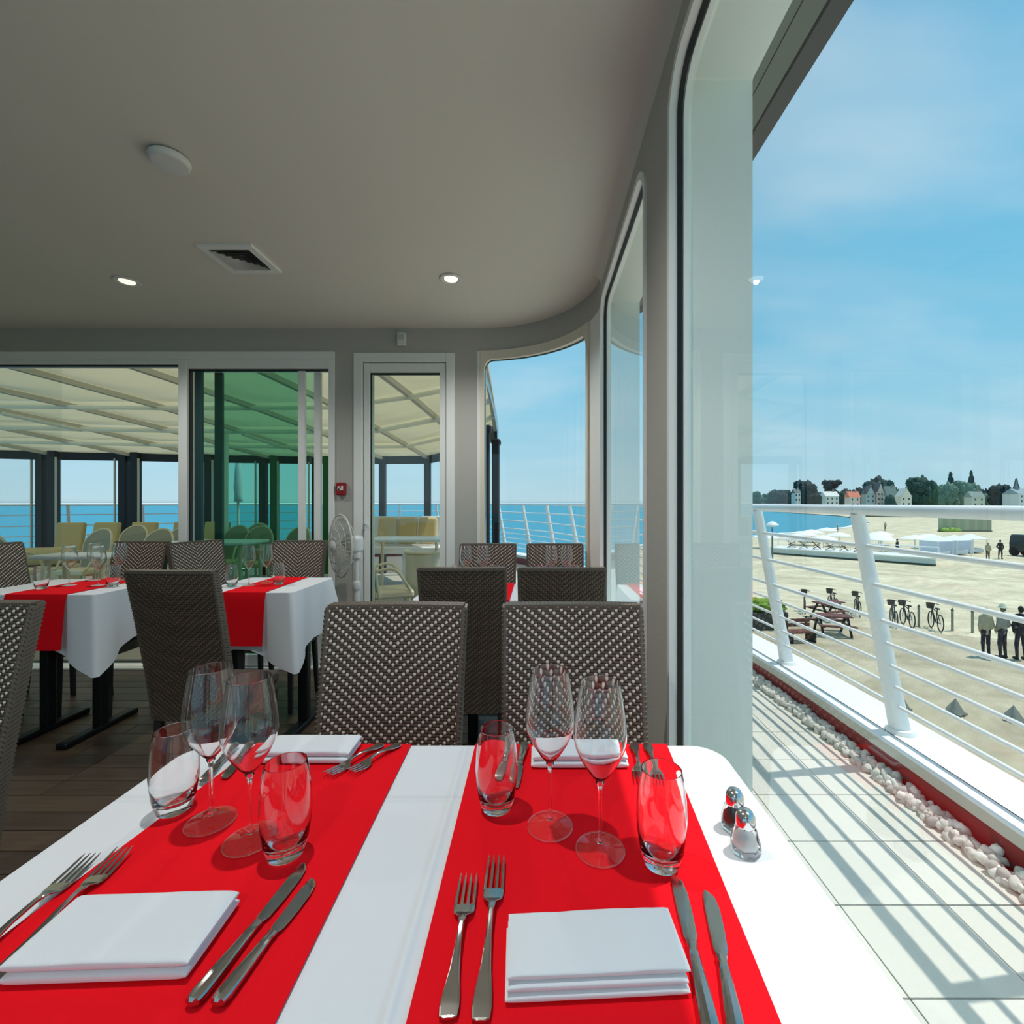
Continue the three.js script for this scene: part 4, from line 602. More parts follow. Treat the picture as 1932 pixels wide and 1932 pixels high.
function makeChair() {
  const t = thing('rattan_chair', '', 'chair', V(0, 0, 0));
  const slab = (T) => merge([grid(8, 16, (u, v) => backP(u * 2 - 1, v, T)), grid(8, 16, (u, v) => backP(u * 2 - 1, v, -T), true), grid(1, 16, (u, v) => backP(-1, v, T * (u * 2 - 1))), grid(1, 16, (u, v) => backP(1, v, T * (u * 2 - 1)), true), grid(8, 1, (u, v) => backP(u * 2 - 1, 1, T * (1 - 2 * v))), grid(8, 1, (u, v) => backP(u * 2 - 1, 0, T * (2 * v - 1)))]);
  const b = part(t, 'backrest', slab(0.0135), M.core);
  for (const f of [1, -1]) { const [a, c] = weaveGeo(f); part(b, 'weave', a, M.weft); part(b, 'stake_dots', c, f > 0 ? M.warp : M.warpShaded, f > 0 ? 'woven stakes, highlights put into the pale colour' : 'woven stakes, shade put into the brown colour'); }
  const rim = []; for (const s of [-1, 1]) { const pts = []; for (let i = 0; i <= 14; i++) pts.push(backP(s * 0.995, i / 14, 0)); for (const o of [-0.011, 0.011]) rim.push(tube(pts.map((p) => p.clone().add(new THREE.Vector3(0, 0, o))), 0.0075, 30, 6)); for (let i = 0; i < 56; i++) { const p = backP(s * 1.01, (i + 0.5) / 56, 0); rim.push(new THREE.BoxGeometry(0.010, 0.0078, 0.036).rotateX(0.3).translate(p.x, p.y, p.z)); } }
  { const pts = []; for (let i = 0; i <= 10; i++) pts.push(backP((i / 5 - 1) * 0.99, 1, 0)); for (const o of [-0.011, 0.011]) rim.push(tube(pts.map((p) => p.clone().add(new THREE.Vector3(0, 0, o))), 0.0075, 20, 6)); for (let i = 0; i < 34; i++) { const p = backP((i + 0.5) / 17 - 1, 1.002, 0); rim.push(new THREE.BoxGeometry(0.0082, 0.011, 0.036).translate(p.x, p.y, p.z)); } }
  part(b, 'edge_binding', rim, M.rattanEdge);
  part(t, 'seat', new RoundedBoxGeometry(0.315, 0.05, 0.30, 2, 0.016).translate(0, 0.415, 0.012), M.seatPad);
  part(t, 'apron', [new THREE.BoxGeometry(0.30, 0.05, 0.27).translate(0, 0.365, 0.012)], M.weft);
  for (const [x, z, lx, lz] of [[-0.138, 0.14, 0, 0.005], [0.138, 0.14, 0, 0.005], [-0.138, -0.13, 0, -0.04], [0.138, -0.13, 0, -0.04]]) { const g = loft([{ z: 0, a: 0.011, b: 0.012 }, { z: 0.36, a: 0.015, b: 0.016 }], 12, 4); g.rotateX(-Math.PI / 2); const p = g.attributes.position; for (let i = 0; i < p.count; i++) { const k = 1 - p.getY(i) / 0.36; p.setX(i, p.getX(i) + x + lx * k); p.setZ(i, p.getZ(i) + z + lz * k); } g.computeVertexNormals(); part(t, 'leg', g, M.leg); }
  return t;
}
const chair0 = makeChair(); const GC = 'woven brown dining chairs'; let chairN = 0;
const chairAt = (x, d, turn, label) => { if (!chairN++) { chair0.position.copy(V(x, 0, d)); chair0.rotation.y = turn; chair0.userData.label = label; chair0.userData.group = GC; return chair0; } return dup(chair0, V(x, 0, d), turn, label, GC); };
chairAt(-0.338, 0.885, 0, 'woven brown chair across the red and white table, left of the pair'); chairAt(0.082, 0.885, 0, 'woven brown chair across the red and white table, next to the window pillar');
chairAt(-0.285, 1.99, Math.PI, 'woven brown chair seen from behind in front of the glass door'); chairAt(0.09, 1.99, Math.PI, 'woven brown chair seen from behind, nearest the window wall in the second row');
chairAt(-0.294, 2.52, 0, 'woven brown chair at the far table below the curved window, left of two'); chairAt(0.10, 2.52, 0, 'woven brown chair at the far table by the curved window, right of two');
chairAt(-1.31, 1.92, Math.PI - 0.05, 'large dark woven chair seen from behind between the two left tables'); chairAt(-1.52, 2.75, 0, 'dark woven chair beside the pedestal fan, behind the middle table');
chairAt(-2.47, 2.68, 0, 'dark woven chair behind the leftmost white table'); chairAt(-1.93, 2.86, 1.25, 'dark woven chair turned sideways between the two left tables');
chairAt(-1.375, 0.90, 0.08, 'woven brown chair in the left foreground cut off by the picture edge'); chairAt(-2.99, 2.72, 1.5, 'plain dark chair at the far left edge by the sliding doors');

// ---------- tables ----------
function clothGeo(w, d, drop, extra, r, seed, flare = 0.05, thick = 0) {
  const NS = 200, rows = [], R = rng(seed), ph = [R() * 6, R() * 6, R() * 6]; const per = [];
  const hw = w / 2, hd = d / 2, segs = [[hw - r, -hd + r, -90], [hw - r, hd - r, 0], [-hw + r, hd - r, 90], [-hw + r, -hd + r, 180]];
  const L1 = d - 2 * r, L2 = w - 2 * r, A = (Math.PI / 2) * r, tot = 2 * L1 + 2 * L2 + 4 * A;
  for (let i = 0; i < NS; i++) {
    let s = (i / NS) * tot, q = 0, p, n, cd; const parts = [];
    for (; q < 4; q++) { if (s < A) { const t = ((segs[q][2] + (90 * s) / A) * Math.PI) / 180; n = [Math.cos(t), Math.sin(t)]; p = [segs[q][0] + r * n[0], segs[q][1] + r * n[1]]; cd = 0; break; } s -= A; const L = q % 2 ? L2 : L1; if (s < L) { const t = ((segs[q][2] + 90) * Math.PI) / 180; n = [Math.cos(t), Math.sin(t)]; p = [segs[q][0] + r * n[0] - n[1] * s, segs[q][1] + r * n[1] + n[0] * s]; cd = Math.min(s, L - s); break; } s -= L; }
    const sgn = [Math.sign(p[0]), Math.sign(p[1])]; let dir = [n[0], n[1]]; const k = Math.exp(-((cd / 0.07) ** 2)), hg = Math.max(0, 1 - cd / 0.17) * (sgn[1] > 0 ? 1 : 0.2); dir = [n[0] * (1 - k) + sgn[0] * 0.707 * k, n[1] * (1 - k) + sgn[1] * 0.707 * k];
    per.push({ p, dir, k, hg, s: (i / NS) * tot, valley: Math.exp(-(((cd - 0.12) / 0.035) ** 2)) });
  }
  const ring = (f) => rows.push(per.map(f));
  for (const t of [0, 0.4, 0.7, 0.9, 0.985]) ring((q) => [q.p[0] * t, 0, q.p[1] * t]);
  for (const a of [0.25, 0.6, 1]) ring((q) => [q.p[0] + q.dir[0] * 0.004 * Math.sin(a * 1.57), -0.004 * (1 - Math.cos(a * 1.57)), q.p[1] + q.dir[1] * 0.004 * Math.sin(a * 1.57)]);
  for (let k = 1; k <= 9; k++) { const f = k / 9; ring((q) => { const H = drop + extra * q.hg, o = 0.004 + f * (flare * q.k * 1.0 - 0.018 * q.valley + 0.007 * Math.sin(q.s * 17 + ph[0]) + 0.004 * Math.sin(q.s * 41 + ph[1]) + 0.006); return [q.p[0] + q.dir[0] * o, -0.004 - f * H, q.p[1] + q.dir[1] * o]; }); }
  const pos = [], uv = [], idx = []; rows.forEach((row, k) => row.forEach((p, i) => { pos.push(...p); const top = k < 6; uv.push(top ? p[0] : per[i].s, top ? p[2] : p[1]); }));
  for (let k = 0; k < rows.length - 1; k++) for (let i = 0; i < NS; i++) { const a = k * NS + i, b = k * NS + ((i + 1) % NS), c = a + NS, e = b + NS; idx.push(a, b, c, b, e, c); }
  const g = new THREE.BufferGeometry(); g.setAttribute('position', new THREE.Float32BufferAttribute(pos, 3)); g.setAttribute('uv', new THREE.Float32BufferAttribute(uv, 2)); g.setIndex(idx); g.computeVertexNormals(); return g;
}
function runnerGeo(q, hang, w0) { // strip over the table: q = [[xl,d],[xr,d]] pairs near->far, hang = lengths hanging at near and far end
  const path = []; const [n, f] = q; const T = 0.0012, R = 0.006;
  const add = (fl, y, off) => { const L = [n[0][0] + (f[0][0] - n[0][0]) * fl, n[0][1] + (f[0][1] - n[0][1]) * fl], Rr = [n[1][0] + (f[1][0] - n[1][0]) * fl, n[1][1] + (f[1][1] - n[1][1]) * fl]; path.push([V(L[0], y, L[1] + off), V(Rr[0], y, Rr[1] + off)]); };
  const top = 0.7480; if (hang[0]) { for (let k = 6; k >= 1; k--) add(0, top - R - (hang[0] * k) / 6, -R - 0.022 * (k / 6) - 0.006); add(0, top - R * 0.4, -R * 0.8); }
  for (let k = 0; k <= 12; k++) add(k / 12, top, 0);
  if (hang[1]) { add(1, top - R * 0.4, R * 0.8); for (let k = 1; k <= 6; k++) add(1, top - R - (hang[1] * k) / 6, R + 0.022 * (k / 6) + 0.006); }
  const up = (i) => { const a = path[Math.max(0, i - 1)][0], b = path[Math.min(path.length - 1, i + 1)][0], t = b.clone().sub(a).normalize(); return new THREE.Vector3(0, -t.z, t.y).normalize(); };
  const N = path.length - 1, S = (u, v, s) => { const i = Math.round(v * N), p = path[i][0].clone().lerp(path[i][1], u), m = up(i); if (m.y < -0.01 || (Math.abs(m.y) < 0.05 && i > N / 2 && m.z > 0)) m.negate(); const r = p.addScaledVector(m, s * T); r.u = p.x; r.v = i * 0.04; return r; };
  return merge([grid(6, N, (u, v) => S(u, v, 1)), grid(6, N, (u, v) => S(u, v, 0), true), grid(1, N, (u, v) => S(0, v, 1 - u), true), grid(1, N, (u, v) => S(1, v, 1 - u)), grid(6, 1, (u, v) => S(u, 0, v)), grid(6, 1, (u, v) => S(u, 1, 1 - v))]);
}
function pedestalTable(label, x0, x1, d0, d1, cr) {
  const cx = (x0 + x1) / 2, cd = (d0 + d1) / 2, t = thing('dining_table', label, 'table', V(cx, 0, cd)); const w = x1 - x0 - 0.012, d = d1 - d0 - 0.012;
  { const rr = new THREE.Shape(rrect(-w / 2, w / 2, -d / 2, d / 2, cr, 8).map((p) => new THREE.Vector2(...p))), tg = new THREE.ExtrudeGeometry(rr, { depth: 0.02, bevelEnabled: true, bevelSize: 0.003, bevelThickness: 0.003, bevelSegments: 2, bevelOffset: -0.003 }); tg.rotateX(-Math.PI / 2); tg.translate(0, 0.716, 0); part(t, 'tabletop', tg, M.tableWood); }
  for (const s of [-1, 1]) { part(t, 'pedestal', new RoundedBoxGeometry(0.05, 0.69, 0.045, 2, 0.008).translate(s * w * (w > 0.9 ? 0.3 : w < 0.5 ? 0.40 : 0.22), 0.37, 0), M.blackMetal); part(t, 'foot_bar', new RoundedBoxGeometry(0.055, 0.03, d * 0.95, 2, 0.008).translate(s * w * (w > 0.9 ? 0.3 : w < 0.5 ? 0.40 : 0.22), 0.016, 0), M.blackMetal); part(t, 'support_plate', new THREE.BoxGeometry(0.08, 0.012, d * 0.7).translate(s * w * (w > 0.9 ? 0.3 : w < 0.5 ? 0.40 : 0.22), 0.706, 0), M.blackMetal); }
  return [t, cx, cd];
}
const TOP = 0.7435;
function layTable(tl, cl, rl, x0, x1, d0, d1, drop, extra, runs, seed, mat = M.whiteCloth, r = 0.03, flare = 0.05) {
  const [t, cx, cd] = pedestalTable(tl, x0, x1, d0, d1, r + 0.004);
  solo('tablecloth', cl, 'tablecloth', clothGeo(x1 - x0, d1 - d0, drop, extra, r, seed, flare), mat, V(cx, TOP + 0.0025, cd));
  runs.forEach((q, i) => solo('table_runner', rl[i], 'table runner', runnerGeo(q.q, q.h), M.red, V(0, 0, 0)));
}
layTable('long near dining table under the white cloth with two red runners', 'white cloth of the near laid table in the foreground', ['red runner on the left of the near table', 'red runner on the window side of the near table'], -0.615, 0.318, 0.335, 0.832, 0.25, 0.02,
  [{ q: [[[-0.545, 0.334], [-0.217, 0.334]], [[-0.497, 0.833], [-0.226, 0.833]]], h: [0.2, 0.2] }, { q: [[[-0.109, 0.334], [0.198, 0.334]], [[-0.1115, 0.833], [0.2297, 0.833]]], h: [0.2, 0.2] }], 3, M.mainCloth, 0.05, 0.012);
layTable('dining table at the far left under a white cloth with a red runner', 'white cloth of the leftmost table, one corner hanging low', ['red runner hanging over the front of the leftmost table'], -2.72, -2.09, 2.2, 2.64, 0.25, 0.12, [{ q: [[[-2.507, 2.2], [-2.215, 2.2]], [[-2.507, 2.64], [-2.215, 2.64]]], h: [0.25, 0.2] }], 11, M.whiteCloth, 0.02, 0.07);
layTable('dining table beside the pedestal fan under a white cloth', 'white cloth of the middle table beside the pedestal fan', ['red runner hanging over the front of the middle table'], -1.66, -1.187, 2.25, 2.7, 0.27, 0.10, [{ q: [[[-1.515, 2.25], [-1.31, 2.25]], [[-1.52, 2.7], [-1.33, 2.7]]], h: [0.245, 0.2] }], 17, M.whiteCloth, 0.02, 0.07);
layTable('dining table in the rounded corner by the curved window', 'white cloth of the corner table by the curved window', ['red runner on the left of the corner table', 'red runner on the window side of the corner table'], -0.56, 0.30, 2.07, 2.49, 0.25, 0.05, [{ q: [[[-0.44, 2.07], [-0.125, 2.07]], [[-0.44, 2.49], [-0.125, 2.49]]], h: [0.22, 0.2] }, { q: [[[-0.03, 2.07], [0.25, 2.07]], [[-0.03, 2.49], [0.25, 2.49]]], h: [0.22, 0.2] }], 23, M.whiteCloth, 0.03, 0.012);

// ---------- glassware ----------
const wine0 = (() => {
  const t = thing('wine_glass', '', 'glass', V(0, 0, 0), 0, 'empty stemmed wine glasses');
  const out = [[0.0001, 0.0842], [0.006, 0.0865], [0.014, 0.096], [0.024, 0.112], [0.0308, 0.127], [0.033, 0.139], [0.0325, 0.151], [0.0305, 0.169], [0.0275, 0.189], [0.0247, 0.2065]];
  const inn = [...out].reverse().map(([r, y], i) => [Math.max(0, r - 0.0009), y + (i > 6 ? 0.0012 : 0)]); inn[inn.length - 1] = [0.0001, 0.0872];
  part(t, 'bowl', lathe([...out, [0.0243, 0.2071], ...inn], 48), M.clearGlass);
  part(t, 'stem', lathe([[0.0001, 0.0838], [0.0055, 0.0838], [0.0032, 0.079], [0.0022, 0.07], [0.0021, 0.03], [0.0025, 0.014], [0.004, 0.009], [0.0001, 0.009]].reverse(), 20), M.clearGlass);
  part(t, 'foot', lathe([[0.0001, 0], [0.0295, 0], [0.0305, 0.0008], [0.0298, 0.0016], [0.018, 0.003], [0.008, 0.006], [0.004, 0.0088], [0.0001, 0.0088]], 48), M.thinGlass); const fr = new THREE.TorusGeometry(0.0298, 0.0009, 8, 64); fr.rotateX(Math.PI / 2); fr.translate(0, 0.001, 0); part(t, 'foot_rim', fr, M.clearGlass);
  return t;
})();
const tumb0 = (() => {
  const t = thing('tumbler', '', 'glass', V(0, 0, 0), 0, 'barrel shaped water tumblers');
  part(t, 'glass_body', lathe([[0.0001, 0], [0.018, 0], [0.0205, 0.002], [0.0255, 0.018], [0.0285, 0.04], [0.0296, 0.056], [0.0287, 0.078], [0.0262, 0.1], [0.0237, 0.1128], [0.0229, 0.1132], [0.0226, 0.1125], [0.0251, 0.0995], [0.0275, 0.078], [0.0283, 0.056], [0.0272, 0.04], [0.0238, 0.022], [0.016, 0.0135], [0.0001, 0.012]], 48), M.clearGlass);
  return t;
})();
const used = new Set();
const put = (root, x, d, label, h = 0.7502, turn = 0) => { if (!used.has(root)) { used.add(root); root.position.copy(V(x, h, d)); root.rotation.y = turn; root.userData.label = label; return root; } return dup(root, V(x, h, d), turn, label); };
put(wine0, -0.441, 0.629, 'wine glass nearest the left tumbler on the near table'); put(wine0, -0.367, 0.594, 'wine glass of the left pair, nearer the middle of the table'); put(wine0, 0.016, 0.62, 'wine glass on the right runner, left of its pair'); put(wine0, 0.077, 0.578, 'wine glass on the right runner, beside the rightmost tumbler');
put(tumb0, -0.508, 0.652, 'tumbler at the left edge of the left runner'); put(tumb0, -0.308, 0.57, 'tumbler right of the wine glass pair on the left runner'); put(tumb0, -0.058, 0.656, 'tumbler at the left edge of the right runner'); put(tumb0, 0.147, 0.555, 'tumbler at the window side of the right runner, in sunlight');
put(wine0, -1.455, 2.5, 'wine glass on the middle table beside the fan', 0.7502); put(wine0, -1.50, 2.42, 'second wine glass on the middle table, further left', 0.7502);
put(tumb0, -1.575, 2.40, 'tumbler left of the wine glasses on the middle table', 0.748); put(tumb0, -1.36, 2.45, 'tumbler right of the wine glasses on the middle table', 0.7502);
[[-2.43, 2.42, 'front left wine glass on the leftmost table'], [-2.28, 2.42, 'front right wine glass on the leftmost table'], [-2.45, 2.58, 'rear left wine glass on the leftmost table'], [-2.31, 2.58, 'rear right wine glass on the leftmost table']].forEach((s) => put(wine0, s[0], s[1], s[2]));
put(tumb0, -2.47, 2.32, 'tumbler at the left on the leftmost table'); put(tumb0, -2.185, 2.4, 'tumbler at the right on the leftmost table, before a dark chair', 0.748);
[[-0.376, 2.43, 'wine glass on the corner table, leftmost'], [-0.287, 2.43, 'wine glass on the corner table, second from left'], [0.07, 2.43, 'wine glass on the corner table, third from left'], [0.148, 2.43, 'wine glass on the corner table, rightmost']].forEach((s) => put(wine0, s[0], s[1], s[2]));
[[-0.41, 2.36, 'tumbler at the left of the corner table'], [-0.215, 2.38, 'tumbler right of the left glass pair on the corner table'], [0.02, 2.36, 'tumbler left of the right glass pair on the corner table'], [0.18, 2.38, 'tumbler right of the right glass pair on the corner table']].forEach((s) => put(tumb0, s[0], s[1], s[2]));

// ---------- cutlery ----------
function fork() {
  const t = thing('fork', '', 'fork', V(0, 0, 0), 0, 'steel forks of the near table'); // unit length 1 along z: tip at -0.5
  const s = (z, a, y, b = 0.0013, x = 0) => ({ z: z * 0.16, a, b, y, x });
  part(t, 'handle', loft([s(0.5, 0.004, 0.0022), s(0.49, 0.0078, 0.0022, 0.0018), s(0.44, 0.0088, 0.0022, 0.002), s(0.36, 0.0078, 0.0026, 0.0021), s(0.25, 0.0050, 0.0045, 0.0022), s(0.1, 0.0030, 0.0075, 0.0022), s(-0.06, 0.0028, 0.008, 0.0022), s(-0.13, 0.0042, 0.0066, 0.0018), s(-0.165, 0.0088, 0.0042, 0.0014), s(-0.19, 0.0106, 0.0032, 0.0012), s(-0.25, 0.0112, 0.0026, 0.0011)], 16, 2.6), M.steel);
  for (let i = 0; i < 4; i++) { const x = (i - 1.5) * 0.0064; part(t, 'tine', loft([s(-0.245, 0.0020, 0.0026, 0.0011, x), s(-0.36, 0.0017, 0.0042, 0.0010, x * 0.97), s(-0.46, 0.0012, 0.0062, 0.0009, x * 0.93), s(-0.5, 0.0004, 0.0072, 0.0004, x * 0.92)], 8, 2.4), M.steel); }
  return t;
}
function knife() {
  const t = thing('knife', '', 'knife', V(0, 0, 0), 0, 'steel table knives of the near table'); const s = (z, a, y, b, x = 0) => ({ z: z * 0.16, a, b, y, x });
  part(t, 'handle', loft([s(0.5, 0.003, 0.0045, 0.002), s(0.488, 0.0066, 0.0045, 0.004), s(0.44, 0.0078, 0.0045, 0.0044), s(0.3, 0.0070, 0.0042, 0.004), s(0.12, 0.0052, 0.0038, 0.0035), s(0.04, 0.0046, 0.0036, 0.0032), s(0.0, 0.0054, 0.0034, 0.003), s(-0.012, 0.0042, 0.003, 0.0022)], 16, 2.4), M.steel);
  part(t, 'blade', loft([s(-0.008, 0.0042, 0.003, 0.0013), s(-0.05, 0.0066, 0.0026, 0.0011, 0.0004), s(-0.2, 0.0076, 0.002, 0.001, 0.0004), s(-0.36, 0.0076, 0.002, 0.001, 0), s(-0.45, 0.0060, 0.002, 0.0009, -0.001), s(-0.49, 0.0030, 0.002, 0.0007, -0.003), s(-0.5, 0.0008, 0.002, 0.0004, -0.004)], 14, 2), M.steel);
  return t;
}
const fork0 = fork(), knife0 = knife();
function lay(root, tip, end, label, h = 0.7505, scaleW = 1) { const dx = tip[0] - end[0], dd = tip[1] - end[1], L = Math.hypot(dx, dd), o = put(root, (tip[0] + end[0]) / 2, (tip[1] + end[1]) / 2, label, h, -Math.atan2(dx, dd)); o.scale.set(scaleW, 1, L / 0.16); return o; }
lay(fork0, [-0.0495, 0.559], [-0.0473, 0.384], 'larger fork immediately left of the right napkin'); lay(fork0, [-0.0785, 0.5315], [-0.0748, 0.386], 'smaller fork at the outer left of the right setting');
lay(fork0, [-0.507, 0.573], [-0.487, 0.415], 'fork nearest the left napkin, lying partly over another'); lay(fork0, [-0.536, 0.562], [-0.526, 0.405], 'outermost fork at the left edge of the left runner');
lay(knife0, [0.159, 0.535], [0.1385, 0.368], 'long knife immediately right of the right napkin'); lay(knife0, [0.188, 0.5134], [0.157, 0.362], 'shorter outer knife at the window side of the near table');
lay(knife0, [-0.2747, 0.5532], [-0.2943, 0.395], 'long knife immediately right of the left napkin'); lay(knife0, [-0.253, 0.53], [-0.2727, 0.395], 'shorter knife next to the central white strip');
lay(fork0, [-0.329, 0.727], [-0.277, 0.826], 'fork right of the far left napkin, the left of two'); lay(fork0, [-0.296, 0.735], [-0.247, 0.826], 'fork right of the far left napkin, the right of two');
lay(knife0, [-0.515, 0.712], [-0.532, 0.818], 'knife seen behind the left tumbler, outer one', 0.7505); lay(knife0, [-0.487, 0.722], [-0.505, 0.822], 'knife seen behind the left wine glass, inner one');
lay(knife0, [-0.036, 0.70], [-0.0235, 0.824], 'knife left of the far right napkin, beside the tumbler'); lay(knife0, [-0.062, 0.712], [-0.046, 0.826], 'knife seen through the tumbler at the right runner edge');
lay(fork0, [0.1825, 0.70], [0.1935, 0.824], 'fork behind the sunlit tumbler, the right of two'); lay(fork0, [0.158, 0.71], [0.170, 0.826], 'fork behind the sunlit tumbler, the left of two');

// ---------- napkins and shakers ----------
function napkin(w, d, seed, layers, label, x, dd, turn) {
  const t = thing('napkin', label, 'napkin', V(x, 0.7504, dd), turn, 'folded white napkins'), R = rng(seed), th = 0.0195 / layers;
  for (let k = 0; k < layers; k++) {
    const ww = w - 0.004 * R(), ds = d - 0.005 * R() + (layers - 1 - k) * 0.003, ox = (R() - 0.5) * 0.004, oz = (R() - 0.5) * 0.002 + (layers - 1 - k) * 0.0015;
    const g = grid(40, 28, (u, v) => { const a = v * 2 * Math.PI, c = Math.cos(a), s = Math.sin(a), e = 0.32, sx = u * 2 - 1, cap = Math.pow(1 - Math.abs(sx) ** 14, 0.5); let X = sx * ww / 2, Z = Math.sign(c) * Math.abs(c) ** 0.22 * ds / 2, Y = Math.sign(s) * Math.abs(s) ** 0.55 * th / 2 * (0.35 + 0.65 * cap); const n = fbm(X * 14 + seed, Z * 14 + k * 3, seed, 3); if (s > 0) Y += 0.0022 * n * (k === layers - 1 ? 1 : 0.2) * cap; return { x: X + ox, y: k * th + th / 2 + Y, z: Z + oz, u: X, v: Z }; });
    const ends = []; for (const sx of [-1, 1]) { const q = []; for (let i = 0; i < 28; i++) { const a = (i / 28) * 2 * Math.PI, c = Math.cos(a), s = Math.sin(a); q.push(new THREE.Vector3(sx * ww / 2 + ox, k * th + th / 2 + Math.sign(s) * Math.abs(s) ** 0.55 * th / 2 * 0.35, Math.sign(c) * Math.abs(c) ** 0.22 * ds / 2 + oz)); } const e = new THREE.BufferGeometry(), p = []; for (let i = 1; i < 27; i++) for (const v of sx > 0 ? [q[0], q[i + 1], q[i]] : [q[0], q[i], q[i + 1]]) p.push(v.x, v.y, v.z); e.setAttribute('position', new THREE.Float32BufferAttribute(p, 3)); e.computeVertexNormals(); ends.push(e); }
    part(t, 'folded_layer', [g, ...ends], M.whiteCloth);
  }
  return t;
}
napkin(0.166, 0.079, 4, 2, 'folded white napkin on the left near setting', -0.397, 0.456, 0.035); napkin(0.162, 0.067, 9, 3, 'folded white napkin on the right near setting', 0.052, 0.440, 0.045);
napkin(0.152, 0.06, 14, 2, 'folded white napkin at the far end of the left runner', -0.388, 0.797, 0); napkin(0.158, 0.058, 19, 2, 'folded white napkin at the far end of the right runner', 0.068, 0.784, 0);
{
  const mk = (name, label, fill, x, d, turn) => { const t = thing(name, label, 'shaker', V(x, 0.7468, d), turn); part(t, 'jar', lathe([[0.0001, 0], [0.0165, 0], [0.018, 0.002], [0.0178, 0.012], [0.0135, 0.028], [0.0105, 0.036], [0.0098, 0.036], [0.0125, 0.028], [0.0165, 0.012], [0.016, 0.004], [0.0001, 0.0038]], 8), M.clearGlass); part(t, 'contents', lathe([[0.0001, 0.0042], [0.0155, 0.0045], [0.016, 0.012], [0.0145, 0.018], [0.0001, 0.0185]], 8), fill); part(t, 'cap', lathe([[0.0112, 0.032], [0.0118, 0.034], [0.0114, 0.044], [0.008, 0.050], [0.0001, 0.0515]], 20), M.chrome); };
  mk('salt_shaker', 'small glass salt shaker with a metal cap at the sunny table edge', M.salt, 0.258, 0.580, 0.3); mk('pepper_shaker', 'small glass pepper shaker with a metal cap behind the salt', M.pepper, 0.262, 0.622, 0.1);
}

// ---------- pedestal fan ----------
{
  const t = thing('pedestal_fan', 'white pedestal fan with a round wire cage against the wall', 'fan', V(-1.205, 0, 3.1), 0), wp = M.whitePlastic, c = new THREE.Vector3(-0.075, 0.895, 0.01), yaw = -0.66;
  const F = (g) => g.rotateY(yaw).translate(c.x, c.y, c.z), sx = 0.68;
  part(t, 'base', lathe([[0.001, 0], [0.13, 0], [0.14, 0.01], [0.12, 0.03], [0.04, 0.045], [0.001, 0.046]], 32), wp); part(t, 'pole', [bar(new THREE.Vector3(0, 0.04, 0), new THREE.Vector3(0, 0.62, 0), 0.020, 16), bar(new THREE.Vector3(0, 0.6, 0), new THREE.Vector3(0, 0.84, 0), 0.015, 16)], wp); part(t, 'collar', lathe([[0.016, 0.6], [0.027, 0.605], [0.027, 0.65], [0.016, 0.66]], 20), wp);
  part(t, 'motor_housing', [new RoundedBoxGeometry(0.075, 0.12, 0.10, 3, 0.03).translate(-0.006, 0.9, -0.015), new RoundedBoxGeometry(0.05, 0.09, 0.05, 2, 0.018).translate(0.002, 0.845, 0)], wp);
  const cage = [], ringAt = (r, z, w) => { const g = new THREE.TorusGeometry(r, w, 6, 48); g.scale(sx, 1, 1); g.translate(0, 0, z); return F(g); };
  for (const [r, z] of [[0.205, 0.03], [0.16, 0.055], [0.11, 0.07], [0.06, 0.078], [0.16, -0.01], [0.11, -0.03]]) cage.push(ringAt(r, z, r > 0.2 ? 0.006 : 0.002)); 
  for (let i = 0; i < 40; i++) { const a = (i / 40) * 2 * Math.PI, p = (r, z) => new THREE.Vector3(Math.cos(a) * r * sx, Math.sin(a) * r, z); cage.push(F(tube([p(0.03, 0.08), p(0.11, 0.07), p(0.17, 0.05), p(0.205, 0.03)], 0.0013, 8, 4))); cage.push(F(tube([p(0.03, -0.045), p(0.11, -0.03), p(0.17, 0), p(0.205, 0.03)], 0.0013, 8, 4))); }
  part(t, 'cage', cage, std(rgb(206, 206, 198), 0.4)); { const g = lathe([[0.001, 0.012], [0.036, 0.008], [0.038, 0], [0.001, -0.002]], 24).rotateX(Math.PI / 2).translate(0, 0, 0.078); part(t, 'cage_badge', F(g), wp); }
  for (let i = 0; i < 3; i++) { const a0 = (i / 3) * 2 * Math.PI, g = grid(8, 6, (u, v) => { const r = 0.03 + 0.155 * v, a = a0 + (u - 0.5) * (1.5 - 0.5 * v); return new THREE.Vector3(Math.cos(a) * r * sx, Math.sin(a) * r, 0.02 + (u - 0.5) * 0.035); }); part(t, 'blade', F(g), std(rgb(190, 194, 186), 0.3, { side: THREE.DoubleSide })); }
}

